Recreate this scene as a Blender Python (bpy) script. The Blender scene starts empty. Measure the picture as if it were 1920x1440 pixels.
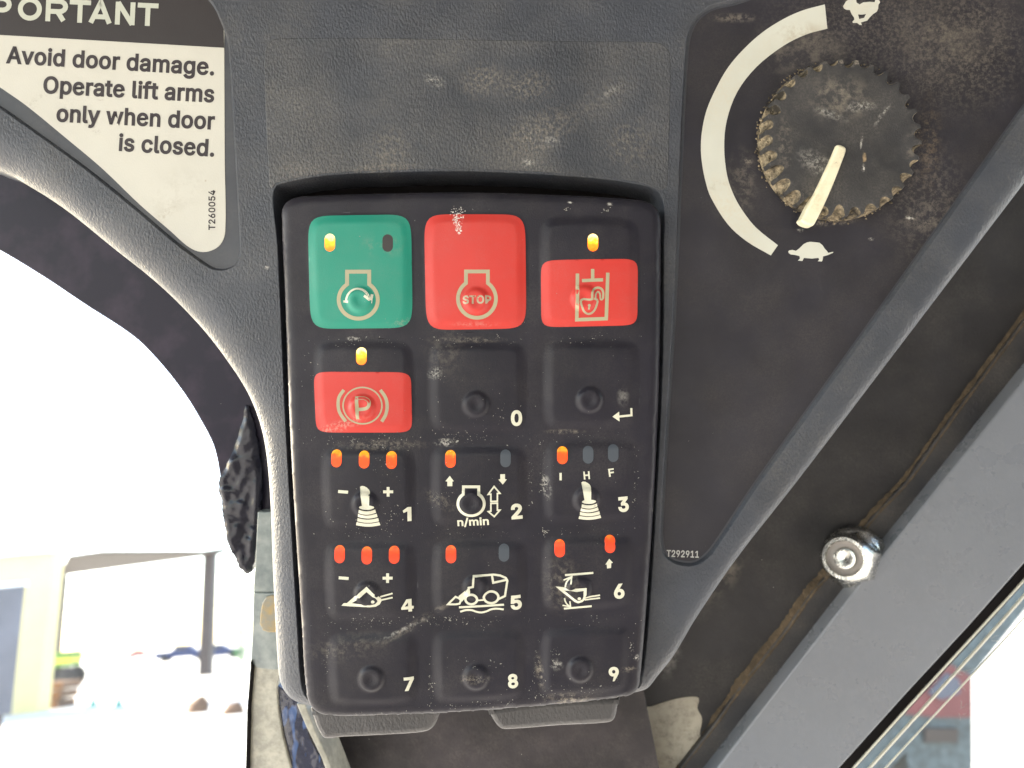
import bpy, bmesh, math, random
import numpy as np
from mathutils import Vector, Matrix, geometry
random.seed(7); np.random.seed(7)
sc = bpy.context.scene
COL = sc.collection
# ---------------------------------------------------------------- camera, sky, sun
F = 1386.0                 # focal length in photo pixels
S = 0.00012                # metres per photo pixel on the panel plane
D = F*S                    # camera to panel
PITCH = math.radians(17.4)
CAMZ = 1.55
fwd = Vector((0, math.cos(PITCH), math.sin(PITCH)))
up = Vector((0, -math.sin(PITCH), math.cos(PITCH)))
right = Vector((1, 0, 0))
RHO = math.radians(5)        # slight roll of the hand-held phone
right, up = right*math.cos(RHO)-up*math.sin(RHO), up*math.cos(RHO)+right*math.sin(RHO)
CAM = Vector((0, 0, CAMZ))
M = Matrix.Translation(CAM + fwd*D) @ Matrix((right, up, -fwd)).transposed().to_4x4()
cd = bpy.data.cameras.new('camera'); cam = bpy.data.objects.new('camera', cd); COL.objects.link(cam)
cam.matrix_world = Matrix.Translation(CAM) @ Matrix((right, up, -fwd)).transposed().to_4x4()
cd.sensor_width = 36; cd.lens = 36*F/1920; cd.clip_start = 0.01; cd.clip_end = 3000
cd.dof.use_dof = True; cd.dof.focus_distance = 0.163; cd.dof.aperture_fstop = 17
sc.camera = cam
SUN_EL, SUN_AZ = math.radians(27), math.radians(-70)   # azimuth clockwise from +Y: sun to the left, a little ahead
w = bpy.data.worlds.new('World'); sc.world = w; w.use_nodes = True
wn = w.node_tree.nodes; bg = wn['Background']
sky = wn.new('ShaderNodeTexSky'); sky.sky_type = 'NISHITA'; sky.sun_disc = False
sky.sun_elevation = SUN_EL; sky.sun_rotation = SUN_AZ; sky.dust_density = 1.5; sky.air_density = 1.0
w.node_tree.links.new(sky.outputs[0], bg.inputs[0]); bg.inputs[1].default_value = 0.15
sd = bpy.data.lights.new('sun', 'SUN'); sd.energy = 4.5; sd.angle = math.radians(0.5); sd.color = (1, .86, .66)
sun = bpy.data.objects.new('sun', sd); COL.objects.link(sun)
sdir = Vector((math.sin(SUN_AZ)*math.cos(SUN_EL), math.cos(SUN_AZ)*math.cos(SUN_EL), math.sin(SUN_EL)))
sun.rotation_euler = sdir.to_track_quat('Z', 'Y').to_euler(); sun.location = (0, 0, 5)
sc.view_settings.view_transform = 'Standard'; sc.view_settings.look = 'None'
sc.view_settings.gamma = 1; sc.view_settings.exposure = 2.75

# ---------------------------------------------------------------- helpers
def K(wref): return S*(D-wref)/D
def uv(px, py, wref=0.0):
    k = K(wref); return ((px-960)*k, (720-py)*k)
def tag(o, label=None, cat=None, group=None, kind=None):
    if label: o['label'] = label
    if cat: o['category'] = cat
    if group: o['group'] = group
    if kind: o['kind'] = kind
    return o
def thing(name, label, cat, org=(0, 0, 0), group=None, mat=None):
    """Empty in the panel's frame; org = local (u,v,w) of its base"""
    o = bpy.data.objects.new(name, None); COL.objects.link(o)
    o.matrix_world = (M if mat is None else mat) @ Matrix.Translation(Vector(org))
    o.empty_display_size = .01
    o['org'] = list(org)
    return tag(o, label, cat, group)
def mesh(name, V, Fs, mat, parent=None, smooth=True, mats=None, mi=None, world=False):
    me = bpy.data.meshes.new(name)
    if parent is not None and not world:
        r = parent
        while r.parent is not None: r = r.parent
        og = r.get('org', (0, 0, 0))
        V = [(v[0]-og[0], v[1]-og[1], v[2]-og[2]) for v in V]
    me.from_pydata([tuple(map(float, v)) for v in V], [], [tuple(map(int, f)) for f in Fs])
    for m in (mats or [mat]): me.materials.append(m)
    if smooth: me.polygons.foreach_set('use_smooth', [True]*len(me.polygons))
    if mi is not None: me.polygons.foreach_set('material_index', mi)
    me.update()
    o = bpy.data.objects.new(name, me); COL.objects.link(o)
    if parent is not None: o.parent = parent
    return o
def cat_loop(pts, n=8, closed=True):
    P = [np.array(p, float) for p in pts]; N = len(P); out = []
    rng = range(N) if closed else range(N-1)
    for i in rng:
        if closed: a, b, c, d = P[(i-1) % N], P[i], P[(i+1) % N], P[(i+2) % N]
        else: a, b, c, d = P[max(i-1, 0)], P[i], P[i+1], P[min(i+2, N-1)]
        for t in np.linspace(0, 1, n, endpoint=False):
            # centripetal-ish: limit tangents by chord
            L = np.linalg.norm(c-b)
            m1 = (c-a); m2 = (d-b)
            l1 = np.linalg.norm(m1)+1e-9; l2 = np.linalg.norm(m2)+1e-9
            m1 = m1/l1*L; m2 = m2/l2*L
            h = (2*t**3-3*t**2+1)*b+(t**3-2*t**2+t)*m1+(-2*t**3+3*t**2)*c+(t**3-t**2)*m2
            out.append(tuple(h))
    if not closed: out.append(tuple(P[-1]))
    return out
def inside(pts, loops):
    P = np.asarray(pts, float); x, y = P[:, 0], P[:, 1]; r = np.zeros(len(P), bool)
    for L in loops:
        L = np.asarray(L, float); a = L; b = np.roll(L, -1, 0)
        for (x1, y1), (x2, y2) in zip(a, b):
            if y1 == y2: continue
            c = ((y1 > y) != (y2 > y)) & (x < (x2-x1)*(y-y1)/(y2-y1)+x1)
            r ^= c
    return r
def dist(pts, loop, closed=True):
    P = np.asarray(pts, float); L = np.asarray(loop, float)
    a = L if closed else L[:-1]; b = np.roll(L, -1, 0) if closed else L[1:]
    best = np.full(len(P), 1e9)
    for p, q in zip(a, b):
        d = q-p; l2 = (d*d).sum()
        if l2 < 1e-12: continue
        t = np.clip(((P-p)@d)/l2, 0, 1)
        e = P-(p+t[:, None]*d); best = np.minimum(best, (e*e).sum(1))
    return np.sqrt(best)
def tri_fill(loops, grid=None, extra=None):
    """constrained triangulation of loops (even-odd), with interior grid points"""
    V = []; E = []
    for L in loops:
        s0 = len(V); n = len(L); V += [tuple(p) for p in L]
        E += [(s0+i, s0+(i+1) % n) for i in range(n)]
    nb = len(V)
    G = []
    A = np.array(loops[0])
    if grid:
        x0, y0 = A.min(0); x1, y1 = A.max(0)
        gx, gy = np.meshgrid(np.arange(x0+grid/2, x1, grid), np.arange(y0+grid/2, y1, grid))
        G = np.stack([gx.ravel(), gy.ravel()], 1)
        ok = inside(G, loops)
        for L in loops: ok &= dist(G, L) > grid*.35
        G = G[ok]
        V += [tuple(p) for p in G]
    if extra is not None and len(extra):
        V += [tuple(p) for p in extra]
    r = geometry.delaunay_2d_cdt([Vector(v) for v in V], E, [], 0, 1e-4, False)
    vs = np.array([tuple(v) for v in r[0]]); fs = np.array([f[:3] for f in r[2]])
    c = vs[fs].mean(1); ok = inside(c, loops)
    fs = fs[ok]
    # orient: y is down in pixels -> after flip must face +w
    a, b, cc = vs[fs[:, 0]], vs[fs[:, 1]], vs[fs[:, 2]]
    ar = (b[:, 0]-a[:, 0])*(cc[:, 1]-a[:, 1])-(b[:, 1]-a[:, 1])*(cc[:, 0]-a[:, 0])
    fl = ar > 0
    fs[fl] = fs[fl][:, ::-1]
    return vs, fs
def sgn_area(L):
    L = np.asarray(L); return 0.5*np.sum(L[:, 0]*np.roll(L[:, 1], -1)-np.roll(L[:, 0], -1)*L[:, 1])
def offset(L, d):
    """move a closed pixel loop inward by d"""
    L = np.asarray(L, float); t = np.roll(L, -1, 0)-np.roll(L, 1, 0)
    t /= np.linalg.norm(t, axis=1)[:, None]+1e-9
    n = np.stack([-t[:, 1], t[:, 0]], 1)
    if sgn_area(L) < 0: n = -n
    return L+n*d
def smooth01(x): x = np.clip(x, 0, 1); return x*x*(3-2*x)
class MB:
    """collects geometry in panel coordinates (u,v,w)"""
    def __init__(s): s.V = []; s.F = []; s.I = []
    def add(s, V, Fs, mi=0):
        b = len(s.V); s.V += [tuple(v) for v in V]; s.F += [tuple(i+b for i in f) for f in Fs]; s.I += [mi]*len(Fs); return s
    def fill(s, loops, wref, hfun=0.0, grid=None, mi=0):
        vs, fs = tri_fill(loops, grid); k = K(wref)
        h = hfun(vs) if callable(hfun) else np.full(len(vs), hfun)
        return s.add([((x-960)*k, (720-y)*k, z) for (x, y), z in zip(vs, h)], fs.tolist(), mi)
    def strip(s, rings, wref, mi=0, closed=True):
        """rings: list of (loop, heights)"""
        k = K(wref); V = []; n = len(rings[0][0])
        for L, h in rings:
            h = np.broadcast_to(h, (n,))
            V += [((x-960)*k, (720-y)*k, z) for (x, y), z in zip(L, h)]
        Fs = []
        A = sgn_area(rings[0][0]) if closed else 1
        for r in range(len(rings)-1):
            for i in range(n if closed else n-1):
                j = (i+1) % n; q = (r*n+i, r*n+j, (r+1)*n+j, (r+1)*n+i)
                Fs.append(q if A < 0 else q[::-1])
        return s.add(V, Fs, mi)
    def slab(s, loop, wref, w0, w1, bev=3, mi=0, hf=None):
        """plate with rounded upper edge; front at w1, back at w0"""
        rings = [(loop, w0), (loop, w1-bev*S)]
        for a in (30, 60, 90):
            a = math.radians(a); rings.append((offset(loop, bev*(1-math.cos(a))), w1-bev*S*(1-math.sin(a))))
        s.strip(rings, wref, mi); s.fill([rings[-1][0]], wref, w1, None, mi)
        return s
    def box(s, c, d, R=None, mi=0):
        c = Vector(c); pts = []
        for z in (-1, 1):
            for x, y in ((-1, -1), (1, -1), (1, 1), (-1, 1)):
                p = Vector((x*d[0]/2, y*d[1]/2, z*d[2]/2)); p = R @ p if R is not None else p; pts.append(c+p)
        return s.add(pts, [(3, 2, 1, 0), (4, 5, 6, 7), (0, 1, 5, 4), (1, 2, 6, 5), (2, 3, 7, 6), (3, 0, 4, 7)], mi)
    def lathe(s, prof, n, R, c, mi=0, rfun=None):
        c = Vector(c); V = []; Fs = []
        for j, (r, z) in enumerate(prof):
            for i in range(n):
                a = 2*math.pi*i/n; rr = rfun(r, a, j) if rfun else r
                V.append(c+R @ Vector((rr*math.cos(a), rr*math.sin(a), z)))
        for j in range(len(prof)-1):
            for i in range(n):
                i2 = (i+1) % n; Fs.append((j*n+i, j*n+i2, (j+1)*n+i2, (j+1)*n+i))
        return s.add(V, Fs, mi)
    def tube(s, pts, r, n=8, mi=0):
        V = []; Fs = []; P = [Vector(p) for p in pts]
        for i, p in enumerate(P):
            t = (P[min(i+1, len(P)-1)]-P[max(i-1, 0)]).normalized()
            a = t.cross(Vector((.13, .37, .92))).normalized(); b = t.cross(a)
            rr = r[i] if hasattr(r, '__len__') else r
            for k in range(n):
                g = 2*math.pi*k/n; V.append(p+a*rr*math.cos(g)+b*rr*math.sin(g))
        for i in range(len(P)-1):
            for k in range(n):
                k2 = (k+1) % n; Fs.append((i*n+k, i*n+k2, (i+1)*n+k2, (i+1)*n+k))
        Fs.append(tuple(range(n))[::-1]); Fs.append(tuple((len(P)-1)*n+k for k in range(n)))
        return s.add(V, Fs, mi)
    def build(s, name, mat, parent=None, smooth=True, mats=None, auto=None, world=False):
        o = mesh(name, s.V, s.F, mat, parent, smooth, mats, s.I if mats else None, world)
        if auto: o.data.set_sharp_from_angle(angle=math.radians(auto))
        return o

# ---------------------------------------------------------------- materials
REF = None      # reference object, set to the panel root
def rgb(r, g, b): return (r, g, b, 1)
class NT:
    def __init__(s, name):
        s.m = bpy.data.materials.new(name); s.m.use_nodes = True; s.t = s.m.node_tree; s.n = s.t.nodes
        s.b = s.n['Principled BSDF']; s.L = s.t.links.new
    def new(s, typ, **kw):
        o = s.n.new('ShaderNode'+typ)
        for k, v in kw.items(): setattr(o, k, v)
        return o
    def px(s):
        if hasattr(s, '_px'): return s._px
        tc = s.new('TexCoord'); tc.object = REF
        v = s.new('VectorMath', operation='SCALE'); v.inputs['Scale'].default_value = 1/S
        s.L(tc.outputs['Object'], v.inputs[0]); s._px = v.outputs[0]; return s._px
    def noise(s, size, detail=3, rough=.55, stretch=None, off=0, dist_=0):
        """size in pixels"""
        mp = s.new('Mapping'); s.L(s.px(), mp.inputs[0])
        st = stretch or (1, 1, 1)
        mp.inputs['Scale'].default_value = (st[0]/size, st[1]/size, st[2]/size)
        mp.inputs['Location'].default_value = (off, off*.7, off*.3)
        n = s.new('TexNoise'); n.inputs['Scale'].default_value = 1; n.inputs['Detail'].default_value = detail
        n.inputs['Roughness'].default_value = rough; n.inputs['Distortion'].default_value = dist_
        s.L(mp.outputs[0], n.inputs['Vector']); return n.outputs[0]
    def rng(s, v, a, b, c=0, d=1, sm=False):
        m = s.new('MapRange'); m.inputs[1].default_value = a; m.inputs[2].default_value = b
        m.inputs[3].default_value = c; m.inputs[4].default_value = d
        if sm: m.interpolation_type = 'SMOOTHSTEP'
        s.L(v, m.inputs[0]); return m.outputs[0]
    def math(s, op, a, b=None):
        m = s.new('Math', operation=op)
        for i, x in enumerate((a, b)):
            if x is None: continue
            if isinstance(x, (int, float)): m.inputs[i].default_value = x
            else: s.L(x, m.inputs[i])
        return m.outputs[0]
    def mix(s, f, a, b):
        m = s.new('Mix', data_type='RGBA')
        for i, x in ((0, f), (6, a), (7, b)):
            if isinstance(x, (int, float, tuple)): m.inputs[i].default_value = x
            else: s.L(x, m.inputs[i])
        return m.outputs[2]
    def spot(s, px, py, rx, ry, ang=0):
        """soft ellipse mask, 1 in the middle"""
        mp = s.new('Mapping'); mp.vector_type = 'TEXTURE'
        mp.inputs['Location'].default_value = (px-960, 720-py, 0)
        mp.inputs['Rotation'].default_value = (0, 0, math.radians(ang))
        mp.inputs['Scale'].default_value = (rx, ry, 1e5)
        s.L(s.px(), mp.inputs[0]); l = s.new('VectorMath', operation='LENGTH'); s.L(mp.outputs[0], l.inputs[0])
        return s.rng(l.outputs['Value'], 1, .1, 0, 1, True)
    def bump(s, h, dist_px, strength=1.0, prev=None):
        b = s.new('Bump'); b.inputs['Distance'].default_value = dist_px*S; 
        if isinstance(strength, (int, float)): b.inputs['Strength'].default_value = strength
        else: s.L(strength, b.inputs['Strength'])
        s.L(h, b.inputs['Height'])
        if prev is not None: s.L(prev, b.inputs['Normal'])
        s.L(b.outputs[0], s.b.inputs['Normal']); return b.outputs[0]
    def set(s, **kw):
        nm = dict(rough='Roughness', metal='Metallic', coat='Coat Weight', coatr='Coat Roughness', spec='Specular IOR Level', ior='IOR')
        for k, v in kw.items():
            i = s.b.inputs[nm[k]]
            if isinstance(v, (int, float)): i.default_value = v
            else: s.L(v, i)
        return s
    def color(s, c):
        if isinstance(c, tuple): s.b.inputs['Base Color'].default_value = c
        else: s.L(c, s.b.inputs['Base Color'])
        return s
def soiled(name, base, rough=.5, grain=None, mott=.25, dirt=None, smudges=(), spec=.5, coat=0, finesize=5):
    """plastic or paint with grain, mottling, dust and placed smears. dirt=(colour, amount, patch size px)"""
    t = NT(name)
    c = t.mix(t.rng(t.noise(160, 4), .35, .65), tuple(x*(1-mott) for x in base[:3])+(1,), tuple(x*(1+mott) for x in base[:3])+(1,))
    mask = None
    if dirt:
        dc, amt, size = dirt
        big = t.rng(t.noise(size, 4, .6, off=3), .42, .72, 0, 1)
        fine = t.rng(t.noise(finesize, 4, .7, off=9), .38, .68, .15, 1)
        mask = t.math('MULTIPLY', t.math('MULTIPLY', big, fine), amt)
        c = t.mix(mask, c, dc)
    for q in smudges:
        col, px, py, rx, ry, ang, st, fs = q
        m = t.spot(px, py, rx, ry, ang)
        f = t.rng(t.noise(fs, 5, .75, off=px*.01), .46, .62, 0, 1)
        m = t.math('MULTIPLY', t.math('MULTIPLY', m, f), st)
        c = t.mix(m, c, col)
    t.color(c)
    r = t.rng(t.noise(60, 4, off=5), .3, .7, rough-.08, rough+.1); t.set(rough=r, spec=spec, coat=coat, coatr=.2)
    if grain:
        g = t.noise(grain[0], 2, .5, stretch=(1.25, .75, 1)); t.bump(g, grain[1], t.rng(t.noise(70, 3, off=4), .35, .65, .6, 1.0))
    return t.m
DUST = rgb(.32, .28, .22); TAN = rgb(.34, .25, .14); PALE = rgb(.6, .58, .52)
def make_mats():
    G = {}
    sm = [(DUST, 905, 150, 60, 45, 20, .5, 7), (DUST, 985, 160, 75, 45, 0, .45, 7), (PALE, 815, 152, 28, 14, -20, .7, 6),
          (DUST, 730, 280, 60, 60, 0, .35, 8), (DUST, 1010, 250, 110, 60, 25, .45, 8), (PALE, 1145, 172, 30, 10, 35, .45, 6),
          (DUST, 720, 315, 90, 14, 4, .5, 6), (PALE, 990, 305, 18, 12, 0, .7, 5), (DUST, 1180, 270, 70, 70, 0, .35, 8),
          (PALE, 1035, 265, 20, 14, 0, .5, 5), (PALE, 500, 502, 8, 5, 0, 1.0, 5), (DUST, 1120, 190, 120, 40, 30, .18, 7),
          (DUST, 560, 320, 60, 20, 0, .3, 7)]
    G['panel'] = soiled('grained_plastic', rgb(.052, .058, .071), .42, (5.0, 2.1), .14, (rgb(.18, .17, .15), .4, 150), sm, spec=.45)
    G['film'] = soiled('dusty_film', rgb(.050, .055, .065), .46, (5.0, 2.3), .14, (rgb(.22, .205, .18), .75, 260), sm, spec=.45, finesize=4.5)
    G['recess'] = soiled('smooth_plastic', rgb(.046, .051, .063), .42, None, .12, (rgb(.16, .15, .13), .25, 120))
    G['tab'] = soiled('light_tab_plastic', rgb(.065, .062, .062), .5, (6.5, 2.0), .12)
    ks = [(PALE, 840, 826, 26, 10, 0, .9, 7), (DUST, 720, 830, 110, 14, 0, .45, 6), (DUST, 790, 1150, 120, 9, 32, .5, 20),
          (PALE, 760, 1165, 70, 5, 25, .45, 8), (DUST, 1050, 1080, 45, 70, 0, .3, 10), (PALE, 1022, 905, 11, 28, 10, .8, 7),
          (PALE, 1040, 1225, 16, 14, 0, .6, 10), (DUST, 1010, 1240, 10, 45, 8, .7, 10), (DUST, 1060, 1290, 60, 18, 0, .6, 9),
          (DUST, 660, 1195, 110, 34, 10, .2, 12), (PALE, 822, 700, 20, 14, 25, .5, 4), (DUST, 830, 930, 45, 18, -30, .3, 5),
          (PALE, 672, 638, 14, 5, 0, 1.1, 6), (PALE, 1065, 392, 8, 3, 0, 1.2, 5), (PALE, 1137, 395, 8, 5, -15, 1.0, 5),
          (DUST, 880, 640, 90, 8, 0, .4, 9), (DUST, 1055, 806, 50, 6, 0, .55, 9), (PALE, 1160, 742, 14, 24, 0, .25, 30),
          (DUST, 700, 1330, 120, 12, 0, .5, 7), (DUST, 840, 660, 50, 60, 0, .15, 12), (PALE, 1222, 950, 8, 8, 0, .8, 5),
          (PALE, 1186, 1215, 6, 8, 0, 1.0, 5), (DUST, 1170, 1235, 20, 8, 0, .7, 6), (DUST, 893, 1250, 40, 12, 0, .5, 5)]
    G['rubber'] = soiled('keypad_rubber', rgb(.015, .0140, .021), .42, (2.2, .35), .15, (rgb(.2, .18, .16), .16, 90), ks, spec=.32, finesize=3)
    def print_(nm, base, sm=(), rough=.42, da=.12):
        return soiled(nm, base, rough, (2.2, .25), .04, (rgb(.3, .27, .23), da, 60), sm, finesize=3)
    G['green'] = print_('green_print', rgb(.010, .25, .17), [(DUST, 728, 470, 55, 30, 0, .35, 40), (DUST, 765, 610, 40, 12, 0, .5, 6)])
    G['red'] = print_('red_print', rgb(.56, .036, .026), [(rgb(.5, .3, .25), 893, 612, 60, 8, 0, .4, 8), (rgb(.6, .5, .4), 650, 795, 70, 14, 15, .45, 5)])
    G['cream'] = print_('cream_print', rgb(.68, .67, .53), da=.1)
    G['khaki'] = print_('worn_print', rgb(.40, .37, .23), [(rgb(.08, .07, .04), 895, 563, 40, 10, 0, .9, 3)], da=.6)
    G['stopworn'] = print_('worn_lettering', rgb(.42, .36, .24), [(rgb(.25, .03, .02), 895, 563, 14, 12, 0, 1.2, 3)], da=.6)
    G['ledoff'] = soiled('unlit_window', rgb(.065, .078, .095), .4, None, .05)
    G['ledoffdark'] = soiled('unlit_dark_window', rgb(.04, .035, .035), .5, None, .05)
    ds = [(DUST, 1640, 40, 280, 140, 0, .22, 6), (DUST, 1800, 80, 200, 180, 0, .26, 7), (DUST, 1800, 60, 160, 140, 0, .14, 60), (DUST, 1500, 90, 120, 70, 0, .3, 30), (TAN, 1745, 270, 36, 120, 0, .22, 9),
          (DUST, 1740, 380, 110, 160, 0, .25, 10), (DUST, 1560, 415, 70, 10, 4, .7, 9), (PALE, 1710, 408, 12, 6, -20, 1.0, 5),
          (PALE, 1503, 430, 9, 5, 0, .8, 5), (DUST, 1405, 300, 12, 10, 0, .8, 6), (DUST, 1745, 410, 60, 30, 20, .4, 14),
          (DUST, 1395, 340, 40, 90, 0, .25, 16), (PALE, 1637, 447, 8, 4, 0, .8, 4), (DUST, 1380, 30, 60, 12, 0, .4, 9)]
    G['decalblack'] = soiled('black_decal', rgb(.020, .0190, .0255), .48, (2.5, .3), .18, (rgb(.15, .13, .10), .2, 140), ds, finesize=3)
    G['arc'] = soiled('arc_print', rgb(.62, .63, .55), .45, None, .04, (rgb(.62, .48, .28), .35, 130), [(TAN, 1350, 345, 26, 12, 10, .7, 30), (TAN, 1500, 60, 80, 30, 0, .5, 60)])
    G['labelwhite'] = soiled('white_label', rgb(.58, .57, .50), .4, (3, .25), .03, (rgb(.5, .48, .4), .12, 90),
                             [(rgb(.3, .27, .2), 330, 360, 90, 60, 30, .2, 30), (rgb(.35, .3, .22), 300, 405, 60, 16, 40, .5, 8), (rgb(.35, .32, .25), 60, 190, 60, 14, 36, .5, 8), (rgb(.25, .2, .15), 178, 245, 12, 8, 0, .5, 4), (rgb(.3, .2, .1), 383, 337, 3, 3, 0, 1.2, 6), (rgb(.3, .25, .2), 185, 185, 10, 3, 0, .5, 3)])
    G['labelblack'] = soiled('black_header', rgb(.022, .017, .018), .45, (3, .25), .08)
    G['ink'] = soiled('ink', rgb(.028, .02, .024), .5, None, .05)
    G['hdrwhite'] = soiled('header_lettering', rgb(.50, .52, .44), .45, None, .05)
    G['greytext'] = soiled('grey_lettering', rgb(.45, .45, .42), .5, None, .05)
    kd = [(DUST, 1560, 195, 80, 60, 0, .5, 20), (PALE, 1600, 210, 40, 14, 5, .5, 7), (PALE, 1545, 225, 44, 11, -20, .45, 7),
          (PALE, 1640, 225, 34, 6, 55, .6, 6), (PALE, 1520, 315, 54, 28, -30, .42, 7), (TAN, 1607, 305, 5, 16, 4, 2.0, 20),
          (PALE, 1602, 275, 3, 18, -8, 1.2, 6), (DUST, 1590, 130, 90, 12, 0, .7, 8), (DUST, 1700, 290, 30, 60, 0, .35, 20),
          (PALE, 1605, 325, 4, 12, 0, 1.2, 6), (DUST, 1460, 280, 20, 80, 0, .4, 10), (DUST, 1500, 380, 60, 40, 30, .3, 20)]
    G['knob'] = soiled('knob_rubber', rgb(.036, .036, .038), .55, (3, .8), .2, (rgb(.22, .2, .17), .35, 70), kd, finesize=4)
    t = NT('caked_dust'); t.color(t.mix(t.rng(t.noise(34, 4, .6, off=2), .40, .55), rgb(.05, .045, .038), t.mix(t.rng(t.noise(7, 4, .7), .35, .65), rgb(.13, .11, .08), rgb(.40, .33, .22)))); t.set(rough=.95, spec=.1)
    t.bump(t.noise(4, 4, .7), 2.5); G['caked'] = t.m
    G['pointer'] = soiled('pointer_plastic', rgb(.85, .80, .58), .45, (4, .6), .06, (rgb(.5, .38, .18), .6, 30), [(rgb(.3, .2, .1), 1566, 288, 7, 4, 0, 1.3, 6), (rgb(.3, .2, .1), 1550, 317, 5, 3, 0, 1.2, 6)], finesize=8)
    fs = [(TAN, 1330, 1330, 80, 120, -40, .25, 40), (rgb(.3, .29, .26), 1340, 1390, 60, 90, 0, .7, 50), (DUST, 1600, 900, 120, 40, 50, .35, 30), (DUST, 1480, 1200, 120, 60, 50, .4, 40),  # pale grey patch at the plate bottom is painted sunlight, the rest dust
          (DUST, 1600, 870, 60, 80, 0, .4, 30), (PALE, 1350, 1270, 60, 20, 0, .35, 12), (PALE, 1590, 950, 24, 5, 10, .6, 5), (DUST, 1740, 640, 20, 60, -30, .5, 20)]
    G['frame'] = soiled('dusty_black_paint', rgb(.018, .0175, .019), .5, (7, 1.0), .25, (rgb(.13, .12, .10), .28, 130), fs)
    G['frame2'] = soiled('dusty_dark_paint', rgb(.032, .032, .035), .45, (7, .8), .2, (rgb(.28, .24, .18), .25, 110), [(rgb(.35, .33, .28), 1330, 1420, 140, 140, 40, .7, 24), (rgb(.3, .28, .24), 1400, 1330, 120, 70, 50, .5, 50), (DUST, 1480, 1260, 120, 80, 50, .4, 50)])  # beige patches at the bottom paint in sunlight over the real dust
    G['rail'] = soiled('grey_rail_paint', rgb(.165, .18, .205), .30, (9, .6), .03, (rgb(.22, .22, .21), .12, 14), [(rgb(.05, .05, .05), 1775, 1135, 14, 5, 0, .8, 5), (rgb(.5, .5, .48), 1470, 1300, 60, 4, 51, .5, 5), (rgb(.4, .4, .4), 1650, 1250, 90, 3, 47, .4, 6), (DUST, 1460, 1440, 200, 160, 0, .18, 6), (rgb(.06, .06, .06), 1540, 1370, 8, 5, 0, .8, 4)], spec=.8)
    G['gap'] = soiled('dark_gap', rgb(.008, .007, .007), .85, spec=.08)
    G['void'] = soiled('dark_interior', rgb(.025, .02, .022), .6, (8, 1), .5, (rgb(.12, .10, .09), .4, 60), [(PALE, 785, 1435, 60, 22, 0, .8, 10), (TAN, 1060, 1385, 40, 40, -30, .8, 8)])
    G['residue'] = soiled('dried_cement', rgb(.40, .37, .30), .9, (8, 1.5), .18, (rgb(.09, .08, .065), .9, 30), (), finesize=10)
    G['grime'] = soiled('packed_dirt', rgb(.075, .056, .035), .95, (6, 3), .3, (rgb(.3, .22, .13), .5, 20))
    t = NT('zinc_steel'); t.color(t.mix(t.rng(t.noise(18, 4), .4, .6), rgb(.50, .50, .47), rgb(.72, .71, .66))).set(metal=1, rough=t.rng(t.noise(10, 4), .3, .7, .14, .32)); t.bump(t.noise(5, 3), .5); G['zinc'] = t.m
    t = NT('nylon_insert'); t.color(rgb(.28, .26, .24)).set(rough=.4); G['nylon'] = t.m
    t = NT('seal_rubber'); t.color(t.mix(t.rng(t.noise(70, 4), .45, .7), rgb(.009, .008, .020), rgb(.030, .022, .040))).set(rough=.35, spec=.25); t.bump(t.noise(90, 3), 3, .4); G['band'] = t.m
    t = NT('clear_sealant'); m_ = t.math('MULTIPLY', t.spot(428, 975, 34, 95, -8), t.rng(t.noise(20, 3), .4, .55)); t.color(t.mix(m_, rgb(.014, .014, .022), t.mix(t.rng(t.noise(16, 2, off=6), .45, .55), rgb(.10, .17, .26), rgb(.30, .29, .22)))); t.set(rough=.22, spec=.35); t.bump(t.noise(20, 2), 1.2, .5); G['sealant'] = t.m  # blue and cream patch at lower left is reflection put into the colour
    t = NT('clear_bead'); t.color(t.mix(t.rng(t.noise(26, 3), .45, .6), rgb(.16, .22, .30), rgb(.34, .33, .27))).set(rough=.08, spec=.8, coat=1); t.bump(t.noise(14, 2), 4, .8); G['clearbead'] = t.m
    t = NT('blue_gloss'); t.color(t.mix(t.rng(t.noise(34, 1, off=2, stretch=(2, .5, 1)), .58, .64), rgb(.015, .02, .045), rgb(.05, .10, .24))).set(rough=.1, coat=1, coatr=.05); t.bump(t.noise(40, 2), 5, .6); G['bluegloss'] = t.m
    t = NT('cream_post'); t.color(t.mix(t.rng(t.noise(30, 5, .65), .42, .62), rgb(.30, .29, .24), rgb(.46, .44, .36))).set(rough=.35, coat=.3); t.bump(t.noise(24, 3), 3, .6); G['creampost'] = t.m
    t = NT('teal_edge'); t.color(t.mix(t.rng(t.noise(40, 4), .4, .65), rgb(.16, .19, .19), rgb(.28, .31, .29))).set(rough=.2, coat=.5); G['teal'] = t.m
    t = NT('orange_marker'); t.color(t.mix(t.rng(t.noise(22, 3), .4, .65), rgb(.26, .24, .18), rgb(.38, .27, .11))).set(rough=.3, coat=.5); G['orange'] = t.m
    # thin glass: mostly clear, with a fresnel reflection and dust
    t = NT('window_glass'); t.n.remove(t.b)
    tr = t.new('BsdfTransparent'); tr.inputs[0].default_value = rgb(.93, .96, .95); gl = t.new('BsdfGlossy'); gl.inputs['Roughness'].default_value = .02
    df = t.new('BsdfDiffuse'); df.inputs[0].default_value = rgb(.5, .5, .46)
    fr = t.new('Fresnel'); fr.inputs[0].default_value = 1.45; m1 = t.new('MixShader'); m2 = t.new('MixShader')
    t.L(fr.outputs[0], m1.inputs[0]); t.L(tr.outputs[0], m1.inputs[1]); t.L(gl.outputs[0], m1.inputs[2])
    t.L(t.rng(t.noise(4, 4, .8), .62, .75, 0, .5), m2.inputs[0]); t.L(m1.outputs[0], m2.inputs[1]); t.L(df.outputs[0], m2.inputs[2])
    t.L(m2.outputs[0], t.n['Material Output'].inputs[0]); G['glass'] = t.m
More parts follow.
